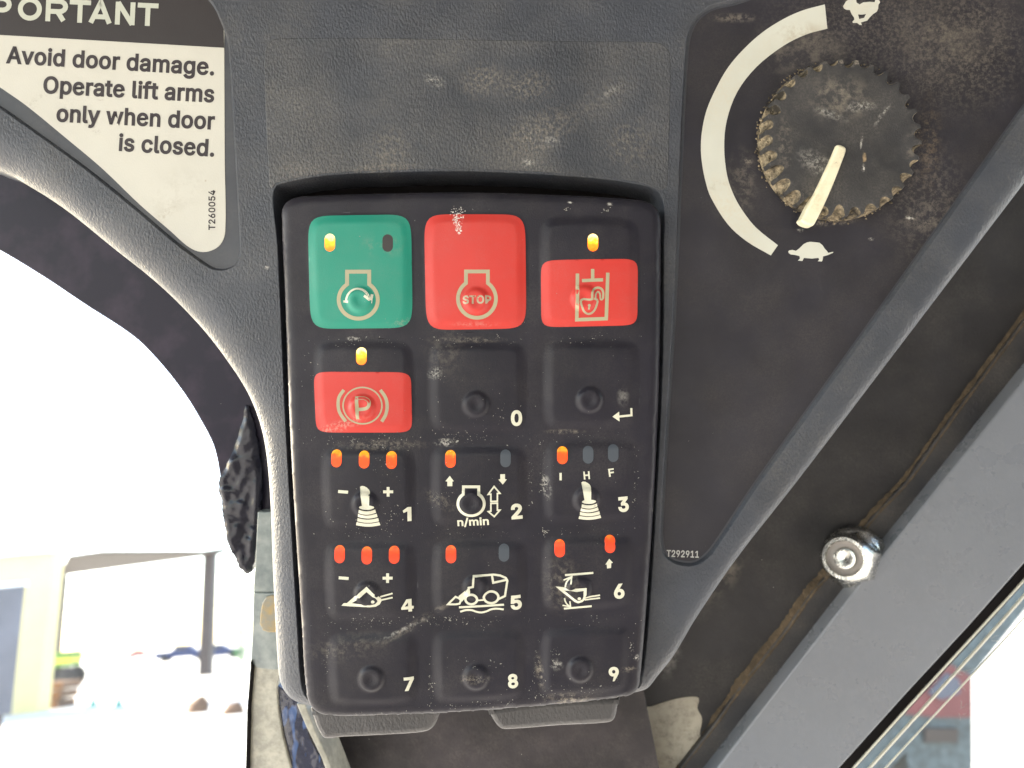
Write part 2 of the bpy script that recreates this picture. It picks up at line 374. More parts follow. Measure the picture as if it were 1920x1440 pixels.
    def led(nm, cols, st):
        t = NT(nm); tc = t.new('TexCoord'); sx = t.new('SeparateXYZ'); t.L(tc.outputs['Generated'], sx.inputs[0])
        cr = t.new('ValToRGB'); e = cr.color_ramp.elements
        for i, (p, c) in enumerate(cols):
            q = e[i] if i < 2 else e.new(p)
            q.position = p; q.color = c
        y = t.math('ADD', sx.outputs[1], t.rng(t.noise(9, 2), .3, .7, -.16, .16)); t.L(y, cr.inputs[0])
        t.L(cr.outputs[0], t.b.inputs['Emission Color']); t.b.inputs['Emission Strength'].default_value = st
        t.color(rgb(.12, .02, .005)).set(rough=.3, spec=.3); return t.m
    G['ledhot'] = led('lit_amber_window', [(0, rgb(1, .13, .005)), (1, rgb(1, .75, .3)), (.35, rgb(1, .22, .01)), (.6, rgb(1, .42, .015)), (.8, rgb(1, .74, .22))], .42)
    G['ledorange'] = led('lit_orange_window', [(0, rgb(1, .10, .02)), (1, rgb(1, .42, .02)), (.3, rgb(1, .075, .012)), (.62, rgb(1, .10, .01)), (.82, rgb(1, .30, .01))], .22)
    G['ledred'] = led('lit_red_window', [(0, rgb(1, .08, .04)), (1, rgb(1, .2, .02)), (.5, rgb(1, .06, .02)), (.8, rgb(1, .09, .02))], .185)
    def plain(nm, c, rough=.6, mott=.15, sz=2000, **kw):
        t = NT(nm); t.color(t.mix(t.rng(t.noise(sz, 5), .35, .65), tuple(x*(1-mott) for x in c[:3])+(1,), tuple(min(1, x*(1+mott)) for x in c[:3])+(1,))).set(rough=rough, **kw); return t.m
    G['ground'] = plain('pale_concrete', rgb(.5, .48, .44), .9, .1, 20000)
    G['creamwall'] = plain('cream_wall', rgb(.72, .58, .28), .8, .05, 9000)
    G['board'] = plain('blue_grey_board', rgb(.075, .08, .105), .5, .2, 9000)
    G['whitetrim'] = plain('white_trim', rgb(.8, .8, .78), .6)
    G['canopysteel'] = plain('brown_steel', rgb(.035, .026, .028), .6)
    G['canopyroof'] = plain('roof_soffit', rgb(.045, .034, .028), .7)
    G['bluecar'] = plain('blue_car_paint', rgb(.03, .045, .11), .5, spec=.2)
    G['redcar'] = plain('red_car_paint', rgb(.30, .02, .025), .5, spec=.2)
    G['cardark'] = plain('car_glass', rgb(.03, .035, .05), .2)
    G['tyre'] = plain('tyre_rubber', rgb(.03, .03, .03), .9)
    G['leaf'] = plain('green_leaves', rgb(.03, .16, .04), .7, .5, 3000)
    G['greenpaint'] = plain('green_paint', rgb(.09, .20, .02), .5)
    G['yellowpaint'] = plain('yellow_paint', rgb(.7, .6, .05), .5)
    G['wood'] = plain('brown_timber', rgb(.12, .06, .03), .8)
    G['tealpaint'] = plain('teal_paint', rgb(.02, .25, .2), .5)
    G['machinered'] = plain('red_machine_paint', rgb(.13, .03, .03), .5, .15, 400)
    G['machinegrey'] = plain('grey_machine_paint', rgb(.055, .072, .076), .5, .4, 120)
    G['cabdark'] = plain('cab_lining', rgb(.10, .10, .105), .7)
    return G

# ---------------------------------------------------------------- 1. the plastic panel
outline = cat_loop([(-200, 212), (0, 322), (94, 381), (188, 456), (281, 531), (356, 606), (406, 669), (450, 737), (475, 800), (487, 862), (494, 950),
    (498, 1060), (501, 1130), (507, 1245), (511, 1285), (522, 1312), (545, 1332), (590, 1342), (700, 1336), (1000, 1318), (1180, 1308), (1203, 1304), (1219, 1297),
    (1237, 1275), (1267, 1237), (1312, 1162), (1387, 1052), (1506, 900), (1700, 645), (1920, 356), (2060, 172), (2100, 100), (2100, -170), (900, -170), (-200, -170)], 8)
PL = cat_loop([(-150, 105), (0, 204), (54, 242), (159, 318), (253, 394), (325, 455), (368, 487), (397, 505), (422, 507), (444, 495), (452, 470), (451, 433), (439, 217),
    (431, 90), (426, 65), (415, 36), (401, 7), (375, -20), (320, -50), (200, -60), (-150, -60)], 6)
PR = cat_loop([(1380, -3), (1335, 8), (1305, 30), (1289, 62), (1284, 100), (1278, 200), (1262, 560), (1250, 760), (1238, 960), (1237, 1010), (1243, 1040), (1262, 1056), (1284, 1062),
    (1308, 1060), (1330, 1045), (1350, 1020), (1420, 915), (1545, 740), (1670, 565), (1920, 212), (2000, 95), (2000, -60), (1900, -80), (1500, -40)], 6)
PK = cat_loop([(511, 380), (513, 355), (524, 344), (611, 328), (740, 322), (874, 320), (1092, 331), (1200, 345), (1234, 358), (1246, 385), (1246, 450), (1243, 700), (1222, 1100), (1205, 1280),
    (1195, 1294), (1150, 1302), (900, 1320), (610, 1330), (578, 1322), (564, 1290), (556, 1180), (536, 840), (519, 460)], 6)
ROLL, DROP = 78.0, 46.0
def panel_h(P):
    P = np.asarray(P, float); d = dist(P, outline); rs = smooth01((P[:, 0]-1020)/180); t = np.clip(d/(ROLL-44*rs), 0, 1)
    base = -(1-np.sqrt(np.clip(1-(1-t)**2.4, 0, 1)))*DROP*S*(1-.5*rs)
    return base
panel = thing('instrument_panel', 'dark grey grained plastic corner panel holding the keypad, the knob and two decals', 'panel')
REF = panel
G = make_mats()
def build_panel():
    b = MB()
    # outer skin with denser points near the edge
    A = np.array(outline); x0, y0 = A.min(0); x1, y1 = A.max(0)
    def pts(g, lo, hi):
        gx, gy = np.meshgrid(np.arange(x0+g/2, x1, g), np.arange(y0+g/2, y1, g)); P = np.stack([gx.ravel(), gy.ravel()], 1)
        P = P[inside(P, [outline])]; d = dist(P, outline); P = P[(d > lo) & (d <= hi)]
        ok = inside(P, [outline, PL, PR, PK])
        for L in (PL, PR, PK): ok &= dist(P, L) > g*.4
        return P[ok]
    ex = []
    for q in (.8, 2.2, 4.5, 8, 12.5, 18, 25, 33, 42, 52, 63, 75):
        L = offset(outline, q); L = L[dist(L, outline) > q*.97]; ex.append(L)
    ex = np.concatenate(ex+[pts(40, 88, 1e6)])
    keep = np.ones(len(ex), bool)
    for L in (PL, PR, PK): keep &= dist(ex, L) > 3
    ex = ex[keep]
    ex = ex[inside(ex, [outline, PL, PR, PK])]
    vs, fs = tri_fill([outline, PL, PR, PK], None, ex)
    h = panel_h(vs); b.add([((x-960)*S, (720-y)*S, z) for (x, y), z in zip(vs, h)], fs.tolist())
    ho = panel_h(outline)
    b.strip([(outline, ho), (offset(outline, -1), ho-6*S), (offset(outline, -1), ho*0-200*S)][::-1], 0)
    for L, dep, sl in ((PL, 7, 5), (PR, 8, 5), (PK, 85, 5)):
        h0 = panel_h(L)
        r = [(L, h0), (offset(L, .8), h0-.5*S), (offset(L, 1.6), h0-1.6*S), (offset(L, sl), np.full(len(L), -dep*S))]
        if L is PK: r[-1] = (offset(L, sl), np.full(len(L), -dep*S))
        else: r[-1] = (offset(L, sl), np.minimum(h0-2*S, -dep*S))
        b.strip(r, 0); b.fill([r[-1][0]], 0, (lambda vv: np.full(len(vv), -dep*S)) if L is PK else (lambda vv, dep=dep: np.minimum(panel_h(vv)-2*S, -dep*S)), None if L is PK else 30, 1 if L is not PK else 2)
    return b.build('body', None, panel, mats=[G['panel'], G['recess'], G['gap']], auto=50)
build_panel()
for L in ([(586, 1325), (590, 1350), (599, 1372), (610, 1384), (640, 1382), (740, 1377), (790, 1373), (810, 1366), (822, 1345), (824, 1325)],
          [(915, 1325), (922, 1345), (938, 1365), (960, 1367), (1050, 1360), (1138, 1355), (1152, 1348), (1158, 1325), (1160, 1305)]):
    lp = cat_loop(L, 5)
    MB().slab(lp, -.004, -.022, -.003, 12).build('mounting_tab', G['tab'], panel, auto=60)
# faint film label around the keypad top (its edge is all one sees)
film = cat_loop([(497, 95), (505, 80), (520, 73), (700, 72), (900, 75), (1100, 78), (1230, 80), (1248, 88), (1256, 105), (1256, 200), (1252, 330), (1248, 352), (1236, 356), (1200, 342), (1092, 328), (874, 317), (611, 325), (520, 342), (509, 352), (505, 330), (498, 200)], 6)
o = MB().slab(film, 0, -.0001, .00012, 1.2).build('film_label', G['film'], panel, auto=40)

# ---------------------------------------------------------------- generic print builder (conforms to a height function)
class Print:
    def __init__(s, wref, hfun, eps=.00003):
        s.b = MB(); s.w = wref; s.h = hfun; s.e = eps; s.k = 0
    def _h(s, v):
        s.k += 1; return s.h(v)+s.e+s.k*.0000025
    def poly(s, loops, grid=None):
        grid = grid or 4
        s.b.fill(loops, s.w, s._h, grid); return s
    def stroke(s, pts, wd, closed=False, cap=False):
        P = [np.array(p, float) for p in pts]
        if closed: P = P+[P[0]]
        # resample
        Q = [P[0]]
        for a, c in zip(P[:-1], P[1:]):
            n = max(1, int(np.linalg.norm(c-a)/3))
            for i in range(1, n+1): Q.append(a+(c-a)*i/n)
        Q = np.array(Q); n = len(Q)
        T = np.zeros_like(Q)
        for i in range(n):
            if closed: a, c = Q[(i-1) % (n-1)], Q[(i+1) % (n-1)]
            else: a, c = Q[max(i-1, 0)], Q[min(i+1, n-1)]
            u1 = Q[i]-a; u2 = c-Q[i]
            l1, l2 = np.linalg.norm(u1), np.linalg.norm(u2)
            u1 = u1/l1 if l1 > 1e-6 else u2/l2; u2 = u2/l2 if l2 > 1e-6 else u1
            t = u1+u2; t /= np.linalg.norm(t)+1e-9; cs = max(.45, t@u1)
            T[i] = np.array([-t[1], t[0]])/cs
        A = Q+T*wd/2; B = Q-T*wd/2; V = np.concatenate([A, B]); h = s._h(V); k = K(s.w)
        Fs = []
        for i in range(n-1): Fs.append((i, i+1, n+i+1, n+i))
        s.b.add([((x-960)*k, (720-y)*k, z) for (x, y), z in zip(V, h)], Fs); return s
    def ellipse(s, cx, cy, rx, ry, n=20):
        return s.poly([[(cx+rx*math.cos(a), cy+ry*math.sin(a)) for a in np.linspace(0, 2*math.pi, n, endpoint=False)]])
    def text(s, txt, p0, p1, cap, bold=.02, ref=None):
        """text from baseline point p0 to p1 (pixels), capital height cap"""
        V, Fs = glyphs(txt, bold); R = np.array(V)
        x0, x1 = R[:, 0].min(), R[:, 0].max(); y0 = 0; capm = CAPH
        if ref: rv = np.array(glyphs(ref, bold)[0]); wid = rv[:, 0].max()-rv[:, 0].min()
        else: wid = x1-x0
        p0 = np.array(p0, float); p1 = np.array(p1, float); ax = p1-p0; L = np.linalg.norm(ax); ax /= L; ay = np.array([ax[1], -ax[0]])
        sx = L/wid; sy = cap/capm
        if ref: o0 = p1-ax*(x1-x0)*sx
        else: o0 = p0
        Q = [o0+ax*(x-x0)*sx+ay*y*sy for x, y in R]
        for _ in range(4):      # split long triangles so that the print follows the surface
            NF = []; mid = {}; ch = False
            def md(i, j):
                q = (min(i, j), max(i, j))
                if q not in mid: Q.append((Q[i]+Q[j])/2); mid[q] = len(Q)-1
                return mid[q]
            lng = set()
            for f in Fs:
                for i in range(3):
                    if np.linalg.norm(Q[f[i]]-Q[f[(i+1) % 3]]) > 4.5: lng.add((min(f[i], f[(i+1) % 3]), max(f[i], f[(i+1) % 3])))
            if not lng or s.w == 0: break
            for a, b_, c in Fs:
                e = [(min(p, q), max(p, q)) in lng for p, q in ((a, b_), (b_, c), (c, a))]
                while sum(e) and sum(e) < 3 and not e[0]: a, b_, c = b_, c, a; e = e[1:]+e[:1]
                if sum(e) == 0: NF.append((a, b_, c))
                elif sum(e) == 3: m1, m2, m3 = md(a, b_), md(b_, c), md(c, a); NF += [(a, m1, m3), (m1, b_, m2), (m3, m2, c), (m1, m2, m3)]
                elif e[0] and e[1]: m1, m2 = md(a, b_), md(b_, c); NF += [(a, m1, c), (m1, m2, c), (m1, b_, m2)]
                elif e[0] and e[2]: m1, m3 = md(a, b_), md(c, a); NF += [(a, m1, m3), (m1, b_, m3), (b_, c, m3)]
                else: m1 = md(a, b_); NF += [(a, m1, c), (m1, b_, c)]
            Fs = NF
        Q = np.array(Q); par = list(range(len(Q)))
        def find(i):
            while par[i] != i: par[i] = par[par[i]]; i = par[i]
            return i
        for f in Fs:
            for i in (1, 2): par[find(f[i])] = find(f[0])
        ids = {}; comp = np.array([ids.setdefault(find(i), len(ids)) for i in range(len(Q))])
        h = s._h(Q)+comp*.0000015; k = K(s.w)
        Fo = []
        for f in Fs:
            a, c, d = Q[f[0]], Q[f[1]], Q[f[2]]
            ar = (c[0]-a[0])*(d[1]-a[1])-(c[1]-a[1])*(d[0]-a[0])
            Fo.append(f if ar < 0 else f[::-1])
        s.b.add([((x-960)*k, (720-y)*k, z) for (x, y), z in zip(Q, h)], Fo); return s
    def build(s, name, mat, parent): return s.b.build(name, mat, parent, smooth=False)
_gl = {}
try:    # the grotesque that ships with Blender; the built-in font is the fallback
    FONT = bpy.data.fonts.load(bpy.utils.resource_path('LOCAL')+'/datafiles/fonts/Inter.woff2')
except Exception:
    FONT = None
def glyphs(txt, bold):
    if (txt, bold) in _gl: return _gl[(txt, bold)]
    c = bpy.data.curves.new('t', 'FONT'); c.body = txt; c.font = FONT or c.font; c.size = 1; c.resolution_u = 4; c.fill_mode = 'FRONT'
    c.space_character = 1.0+bold*1.2
    o = bpy.data.objects.new('t', c); COL.objects.link(o)
    bpy.context.view_layer.update()
    me = bpy.data.meshes.new_from_object(o.evaluated_get(bpy.context.evaluated_depsgraph_get()))
    bm = bmesh.new(); bm.from_mesh(me); bmesh.ops.remove_doubles(bm, verts=bm.verts, dist=1e-5); bmesh.ops.triangulate(bm, faces=bm.faces)
    mv = {}
    for e in bm.edges:      # embolden: push the outline outwards
        if len(e.link_faces) != 1: continue
        a_, b_ = e.verts; d_ = (b_.co-a_.co); n_ = Vector((d_.y, -d_.x, 0)).normalized(); fc = e.link_faces[0].calc_center_median()
        if (fc-a_.co).dot(n_) > 0: n_ = -n_
        for v_ in e.verts: mv.setdefault(v_, []).append(n_)
    for v_, ns in mv.items():
        t_ = sum(ns, Vector()); 
        if t_.length > 1e-3: t_.normalize(); v_.co += t_*bold/max(.5, t_.dot(ns[0]))
    bm.verts.ensure_lookup_table()
    V = [(v.co.x, v.co.y) for v in bm.verts]; Fs = [tuple(v.index for v in f.verts) for f in bm.faces]
    bm.free(); bpy.data.objects.remove(o); bpy.data.meshes.remove(me); bpy.data.curves.remove(c)
    _gl[(txt, bold)] = (V, Fs); return V, Fs
CAPH = np.array(glyphs('H', 0.0)[0])[:, 1].max()

# ---------------------------------------------------------------- 2. warning decal
flat = lambda z: (lambda v: np.full(len(v), z))
dec = thing('warning_decal', 'white triangular warning sticker with black header reading IMPORTANT, avoid door damage', 'sticker', (*uv(400, 300), -7*S))
WL = cat_loop([(-140, 68), (0, 164), (47, 197), (119, 256), (188, 314), (260, 383), (318, 433), (347, 459), (368, 470), (390, 470), (411, 457), (420, 432), (419, 300), (418, 87), (417, 47), (406, 18), (385, -8), (350, -28), (250, -40), (-140, -50)], 5)
def decal_h(v): return np.minimum(panel_h(v)-2*S, -7*S)+.00012
b = MB(); b.strip([(WL, decal_h(WL)-.0001), (WL, decal_h(WL))], 0); b.fill([WL], 0, decal_h, 30); b.build('sheet', G['labelwhite'], dec, auto=30)
hdr = [(-141, 55)]+[(x, 63+x*.0574) for x in (0, 100, 200, 300, 418)]+[(417, 47), (411, 28), (404, 14), (385, -8), (350, -28), (250, -40), (-140, -50)]
Print(0, decal_h).poly([hdr], 40).build('header', G['labelblack'], dec)
hp = Print(0, decal_h, .00006); HS = 9.2
def hb(x, y): return (x+y*.047, 34.5+(x-29)*.0475-y)      # x along the baseline, y up
def hs(*pts): hp.stroke([hb(*q) for q in pts], HS)
def bowl(x0, x1, yb, yt):
    r = (yt-yb)/2; xc = x1-r-HS/2+1; hs((x0, yt), (xc, yt), *[(xc+(r+2)*math.cos(a), (yb+yt)/2+r*math.sin(a)) for a in np.linspace(math.pi/2*.9, -math.pi/2*.9, 9)], (xc, yb), (x0, yb))
C_, B_ = 43-HS/2, HS/2
hs((-82, 0), (-82, 43)); hs((-68, 0), (-68, 43)); hs((-70, 41), (-52, 2), (-34, 41)); hs((-36, 0), (-36, 43))
hs((-17, 0), (-17, 43)); bowl(-19, 14, 17, C_)
hp.stroke([hb(51.5+18*math.cos(a), 21.5+17.4*math.sin(a)) for a in np.linspace(0, 2*math.pi, 26, endpoint=False)], HS, True)
hs((86, 0), (86, 43)); bowl(84, 120, 19, C_); hs((103, 20), (115.5, 2))
hs((126, C_), (166, C_)); hs((146, 0), (146, C_)); hs((167, 1), (184.5, 41), (202, 1)); hs((173, 13), (196, 13))
hs((217, 0), (217, 43)); hs((217, 42), (245, 1)); hs((245, 0), (245, 43)); hs((254, C_), (293, C_)); hs((273.5, 0), (273.5, C_))
hp.build('header_lettering', G['hdrwhite'], dec)
p = Print(0, decal_h, .00004)
for t, a, c in (('Avoid door damage.', (7, 115), (399, 138)), ('Operate lift arms', (77, 171.5), (399, 189)), ('only when door', (102, 225), (400, 240)), ('is closed.', (219, 280), (399, 291))):
    p.text(t, a, c, 30, .026)
p.build('warning_text', G['ink'], dec)
Print(0, decal_h, .00004).text('T260054', (401, 430), (401, 355), 12, .02).build('part_number', G['ink'], dec)

# ---------------------------------------------------------------- 3. speed decal
sdz = -7*S
spd = thing('speed_decal', 'black throttle decal with white arc, hare and tortoise behind the knob', 'sticker', (*uv(1500, 400), -8*S))
SL = offset(PR, 9)
def spd_h(v): return np.minimum(panel_h(v)-2*S, -8*S)+.00012
b = MB(); b.strip([(SL, spd_h(SL)-.0001), (SL, spd_h(SL))], 0); b.fill([SL], 0, spd_h, 40); b.build('sheet', G['decalblack'], spd, auto=30)
z3 = lambda x, y: (1240+x*.3611, y*.3611)
arc = cat_loop([z3(*q) for q in [(857, 13), (740, 45), (640, 90), (530, 160), (430, 250), (350, 345), (290, 450), (240, 565), (215, 680), (210, 770), (217, 850), (235, 940), (262, 1020), (350, 1160), (450, 1250), (575, 1323)]], 4, False) + \
      cat_loop([z3(*q) for q in [(612, 1270), (500, 1180), (435, 1100), (385, 1015), (348, 910), (332, 760), (345, 620), (400, 470), (500, 340), (640, 230), (760, 170), (870, 140)]], 4, False)
Print(0, spd_h).poly([arc], 20).build('arc_scale', G['arc'], spd)
zt = lambda x, y: (1440+x/12, 420+y/12)
tur = [zt(*q) for q in [(485, 605), (510, 580), (580, 568), (660, 590), (740, 530), (830, 440), (910, 398), (980, 385), (1080, 392), (1190, 405), (1260, 460), (1310, 540), (1360, 590), (1390, 635), (1500, 610), (1505, 630), (1380, 685), (1275, 715), (1262, 800), (1245, 830), (1150, 825), (1185, 790), (1170, 750), (1020, 765), (840, 750), (805, 820), (705, 810), (750, 760), (740, 710), (650, 685), (540, 670), (500, 640)]]
Print(0, spd_h).poly([tur]).build('tortoise_symbol', G['arc'], spd)
zh = lambda x, y: (1540+x/12, y/12)
har = [zh(*q) for q in [(525, 100), (545, 150), (600, 180), (680, 185), (720, 280), (770, 350), (780, 400), (735, 450), (750, 480), (840, 475), (900, 520), (950, 525), (930, 465), (1070, 425), (1130, 350), (1200, 280), (1290, 220), (1320, 150), (1325, 70), (1365, 5), (1330, -50), (1250, -40), (1240, 5), (1120, 0), (980, 10), (900, 58), (830, 15), (820, -60), (900, -200), (840, -210), (700, -90), (590, -10)]]
Print(0, spd_h).poly([har, [zh(*q) for q in [(865, 285), (955, 290), (1045, 275), (1000, 360), (890, 388)]]]).build('hare_symbol', G['arc'], spd)
Print(0, spd_h).text('T292911', (1251, 1045), (1312, 1047), 12, .02).build('part_number', G['greytext'], spd)

# ---------------------------------------------------------------- 4. knob
KT = 30*S
kc = uv(1582, 257, KT)
def build_knob():
    kk = K(KT); N = 30; n = 30*14; Ro = 148*kk; b = MB()
    prof = [(1.00, -8*S, 0), (1.015, -4*S, .0), (1.01, 2*S, .1), (1.0, 10*S, .35), (1.0, 20*S, .75), (.997, 27*S, 1.0), (.985, 30*S, 1.05)]
    def flute(a, dep):
        ph = (a*N/(2*math.pi)+.3) % 1.0-.5; wdt = .36
        x = abs(ph)/wdt
        return dep*math.sqrt(max(0, 1-x*x)) if x < 1 else 0
    V = []; Fs = []; I = []
    rnd = [random.uniform(.6, 1.15) for _ in range(N)]
    for r, z, d in prof:
        for i in range(n):
            a = 2*math.pi*i/n; idx = int((a*N/(2*math.pi)+.3)) % N
            rr = Ro*r-flute(a, 17*kk*d*rnd[idx]); V.append((kc[0]+rr*math.cos(a), kc[1]+rr*math.sin(a), z))
    m = len(prof)
    for j in range(m-1):
        for i in range(n):
            i2 = (i+1) % n; Fs.append((j*n+i, j*n+i2, (j+1)*n+i2, (j+1)*n+i))
            ph = abs(((2*math.pi*(i+.5)/n*N/(2*math.pi)+.3) % 1.0)-.5)
            I.append(1 if ph < .36 and j < m-1 and (j >= 2 or True) and ph < .34 else (1 if j < 2 else 0))
    # top: dished disc
    base = (m-1)*n; rings = [(.935, 30.3), (.86, 30), (.6, 29), (.3, 28.5)]
    prev = base
    for q, zz in rings:
        s0 = len(V)
        for i in range(n):
            a = 2*math.pi*i/n; rr = Ro*q
            V.append((kc[0]+min(rr, math.hypot(V[base+i][0]-kc[0], V[base+i][1]-kc[1])*.995)*math.cos(a), kc[1]+min(rr, math.hypot(V[base+i][0]-kc[0], V[base+i][1]-kc[1])*.995)*math.sin(a), zz*S))
        for i in range(n):
            i2 = (i+1) % n; Fs.append((prev+i, prev+i2, s0+i2, s0+i)); I.append(0)
        prev = s0
    c = len(V); V.append((kc[0], kc[1], 28.5*S))
    for i in range(n): Fs.append((prev+i, prev+(i+1) % n, c)); I.append(0)
    b.V, b.F, b.I = V, Fs, I
    global knob
    knob = b.build('knob', None, panel, mats=[G['knob'], G['caked']], auto=40); knob['label'] = 'round dust-caked rotary knob with fluted rim'
    # caked dirt clumps in the rim, mostly on the left
    d = MB(); rg = random.Random(3)
    for i in range(260):
        a = rg.gauss(math.radians(185), math.radians(62)); r0 = Ro*rg.uniform(.975, 1.06); z = rg.uniform(-7, 12)*S
        if r0 < Ro*1.0: z = rg.uniform(2, 22)*S; a = (math.floor(a*N/(2*math.pi)+.3)+.5-.3)*2*math.pi/N+rg.uniform(-.02, .02); r0 = Ro*rg.uniform(.93, .975)
        c0 = Vector((kc[0]+r0*math.cos(a), kc[1]+r0*math.sin(a), z)); q = rg.uniform(.6, 2.6)*S
        Vv = []
        for p in [(0, 0, 1), (1, 0, 0), (0, 1, 0), (-1, 0, 0), (0, -1, 0), (0, 0, -1), (.8, .8, .2), (-.8, .8, .1), (-.8, -.8, .2), (.8, -.8, .1)]:
            Vv.append(c0+Vector(p)*q*rg.uniform(.6, 1.2))
        d.add(Vv, [(0, 1, 6), (0, 6, 2), (0, 2, 7), (0, 7, 3), (0, 3, 8), (0, 8, 4), (0, 4, 9), (0, 9, 1), (5, 6, 1), (5, 2, 6), (5, 7, 2), (5, 3, 7), (5, 8, 3), (5, 4, 8), (5, 9, 4), (5, 1, 9)])
    o = d.build('caked_dirt', G['caked'], knob); o['kind'] = 'stuff'
    lp = cat_loop([(1568, 276), (1571, 271), (1583, 274), (1587, 280), (1581, 300), (1555, 365), (1530, 417), (1524, 423), (1510, 420), (1502, 413), (1505, 407), (1530, 358), (1556, 304)], 5)
    MB().slab(lp, KT+8*S, KT-14*S, KT+9*S, 5).build('pointer', G['pointer'], knob, auto=60)
build_knob()

# ---------------------------------------------------------------- 5. keypad
KW = 50*S
kp = thing('keypad', 'black rubber membrane keypad with green, red and numbered black keys', 'keypad', (*uv(880, 850, KW), -80*S))
KO = cat_loop([(524, 405), (528, 383), (543, 370), (575, 364), (720, 359), (880, 357), (1050, 362), (1195, 371), (1226, 381), (1240, 402), (1242, 440), (1239, 700), (1228, 950), (1214, 1150), (1203, 1275), (1196, 1299), (1175, 1311),
    (1050, 1326), (860, 1341), (700, 1347), (610, 1346), (584, 1334), (571, 1305), (562, 1180), (541, 840), (530, 560)], 7)
def rquad(c, n=7, m=64):
    """rounded quad from corners TL,TR,BR,BL"""
    L = []
    for a in np.linspace(0, 2*math.pi, m, endpoint=False):
        ca, sa = math.cos(a), math.sin(a); x = math.copysign(abs(ca)**(2/n), ca); y = math.copysign(abs(sa)**(2/n), sa)
        u, v = (x+1)/2, (y+1)/2
        tl, tr, br, bl = [np.array(q, float) for q in c]
        L.append(tuple((1-v)*((1-u)*tl+u*tr)+v*((1-u)*bl+u*br)))
    # resample evenly
    L = np.array(L); seg = np.linalg.norm(np.roll(L, -1, 0)-L, axis=1); cum = np.concatenate([[0], np.cumsum(seg)]); C = np.concatenate([L, L[:1]])
    s = np.linspace(0, cum[-1], m, endpoint=False)
    return [(np.interp(q, cum, C[:, 0]), np.interp(q, cum, C[:, 1])) for q in s]
KEYS = {
 'start': ([(571, 398), (777, 396), (779, 624), (578, 624)], (677, 564)), 'stop': ([(790, 396), (991, 396), (992, 624), (794, 624)], (893, 565)), 'lock': ([(1008, 400), (1203, 405), (1201, 620), (1009, 622)], (1095, 560)),
 'park': ([(583, 634), (779, 634), (780, 819), (588, 819)], (680, 764)), '0': ([(799, 636), (991, 636), (991, 816), (802, 818)], (893, 758)), 'enter': ([(1014, 634), (1203, 632), (1199, 808), (1015, 812)], (1105, 750)),
 '1': ([(596, 833), (781, 833), (783, 996), (602, 998)], (686, 944)), '2': ([(803, 832), (992, 830), (993, 992), (805, 994)], (884, 942)), '3': ([(1014, 824), (1200, 818), (1194, 982), (1014, 988)], (1099, 936)),
 '4': ([(602, 1010), (783, 1009), (785, 1166), (609, 1170)], (690, 1112)), '5': ([(805, 1008), (992, 1006), (990, 1160), (807, 1164)], (893, 1100)), '6': ([(1012, 1002), (1194, 996), (1188, 1144), (1012, 1156)], (1084, 1102)),
 '7': ([(608, 1182), (786, 1180), (788, 1326), (614, 1330)], (698, 1270)), '8': ([(806, 1177), (990, 1174), (987, 1318), (809, 1326)], (893, 1267)), '9': ([(1010, 1172), (1188, 1166), (1182, 1304), (1008, 1316)], (1087, 1253))}
LOOPS = {k: rquad(v[0], 6.5) for k, v in KEYS.items()}
def pad_h(P):
    P = np.asarray(P, float); h = np.full(len(P), KW)
    d = dist(P, KO); t = np.clip(d/17, 0, 1); h -= (1-np.sqrt(np.clip(1-(1-t)**2, 0, 1)))*15*S
    for k, (c, dome) in KEYS.items():
        c = np.array(c, float); lo = c.min(0)-3; hi = c.max(0)+3
        m = (P[:, 0] > lo[0]) & (P[:, 0] < hi[0]) & (P[:, 1] > lo[1]) & (P[:, 1] < hi[1])
        if not m.any(): continue
        Q = P[m]; ins = inside(Q, [LOOPS[k]]); dd = dist(Q, LOOPS[k])*ins
        hh = smooth01((dd-.5)/24)*4.3*S
        cen = c.mean(0); hw = (c.max(0)-c.min(0))/2
        r2 = (((Q-cen)/hw)**2).sum(1); hh += np.clip(1-r2, -1, 1)*3.0*S*smooth01(dd/20)
        r = np.linalg.norm(Q-np.array(dome), axis=1)
        hh += (smooth01((27-r)/10)*5.6-smooth01((14-r)/11)*1.8)*S*ins
        h[m] += hh
    return h
b = MB()
vs, fs = tri_fill([KO]+list(LOOPS.values()), 7, np.concatenate([offset(KO, q) for q in (.6, 1.8, 3.6, 6)]))
b.add([((x-960)*K(KW), (720-y)*K(KW), z) for (x, y), z in zip(vs, pad_h(vs))], fs.tolist())
h0 = pad_h(KO); b.strip([(KO, h0-85*S), (offset(KO, -.6), h0-4*S), (KO, h0)], KW)
b.build('housing', G['rubber'], kp, auto=60)
KO_ = {}
def capsule(cx, cy, hw=9.8, hh=16.5, n=10):
    L = []
    for a in np.linspace(0, math.pi, n): L.append((cx+hw*math.cos(a), cy+(hh-hw)+hw*math.sin(a)))
    for a in np.linspace(math.pi, 2*math.pi, n): L.append((cx+hw*math.cos(a), cy-(hh-hw)+hw*math.sin(a)))
    return L
def key(k):
    o = MB().fill([LOOPS[k]], KW, pad_h, 2.8).build('key', G['rubber'], kp); KO_[k] = o
    return o
for k in KEYS: key(k)
LAB = {'start': 'green engine start key', 'stop': 'red key marked STOP', 'lock': 'red and black key with an open padlock in a cylinder', 'park': 'red and black key with a circled P', '0': 'black key numbered 0', 'enter': 'black key with a return arrow',
       '1': 'key 1 with joystick symbol and three lit windows', '2': 'key 2 with engine n/min symbol', '3': 'key 3 with joystick symbol and letters I H F', '4': 'key 4 with tipped bucket symbol', '5': 'key 5 with loader riding over waves', '6': 'key 6 with bucket raised and lowered between two lines', '7': 'plain black key numbered 7', '8': 'plain black key numbered 8', '9': 'plain black key numbered 9'}
for k, v in LAB.items(): KO_[k]['label'] = v
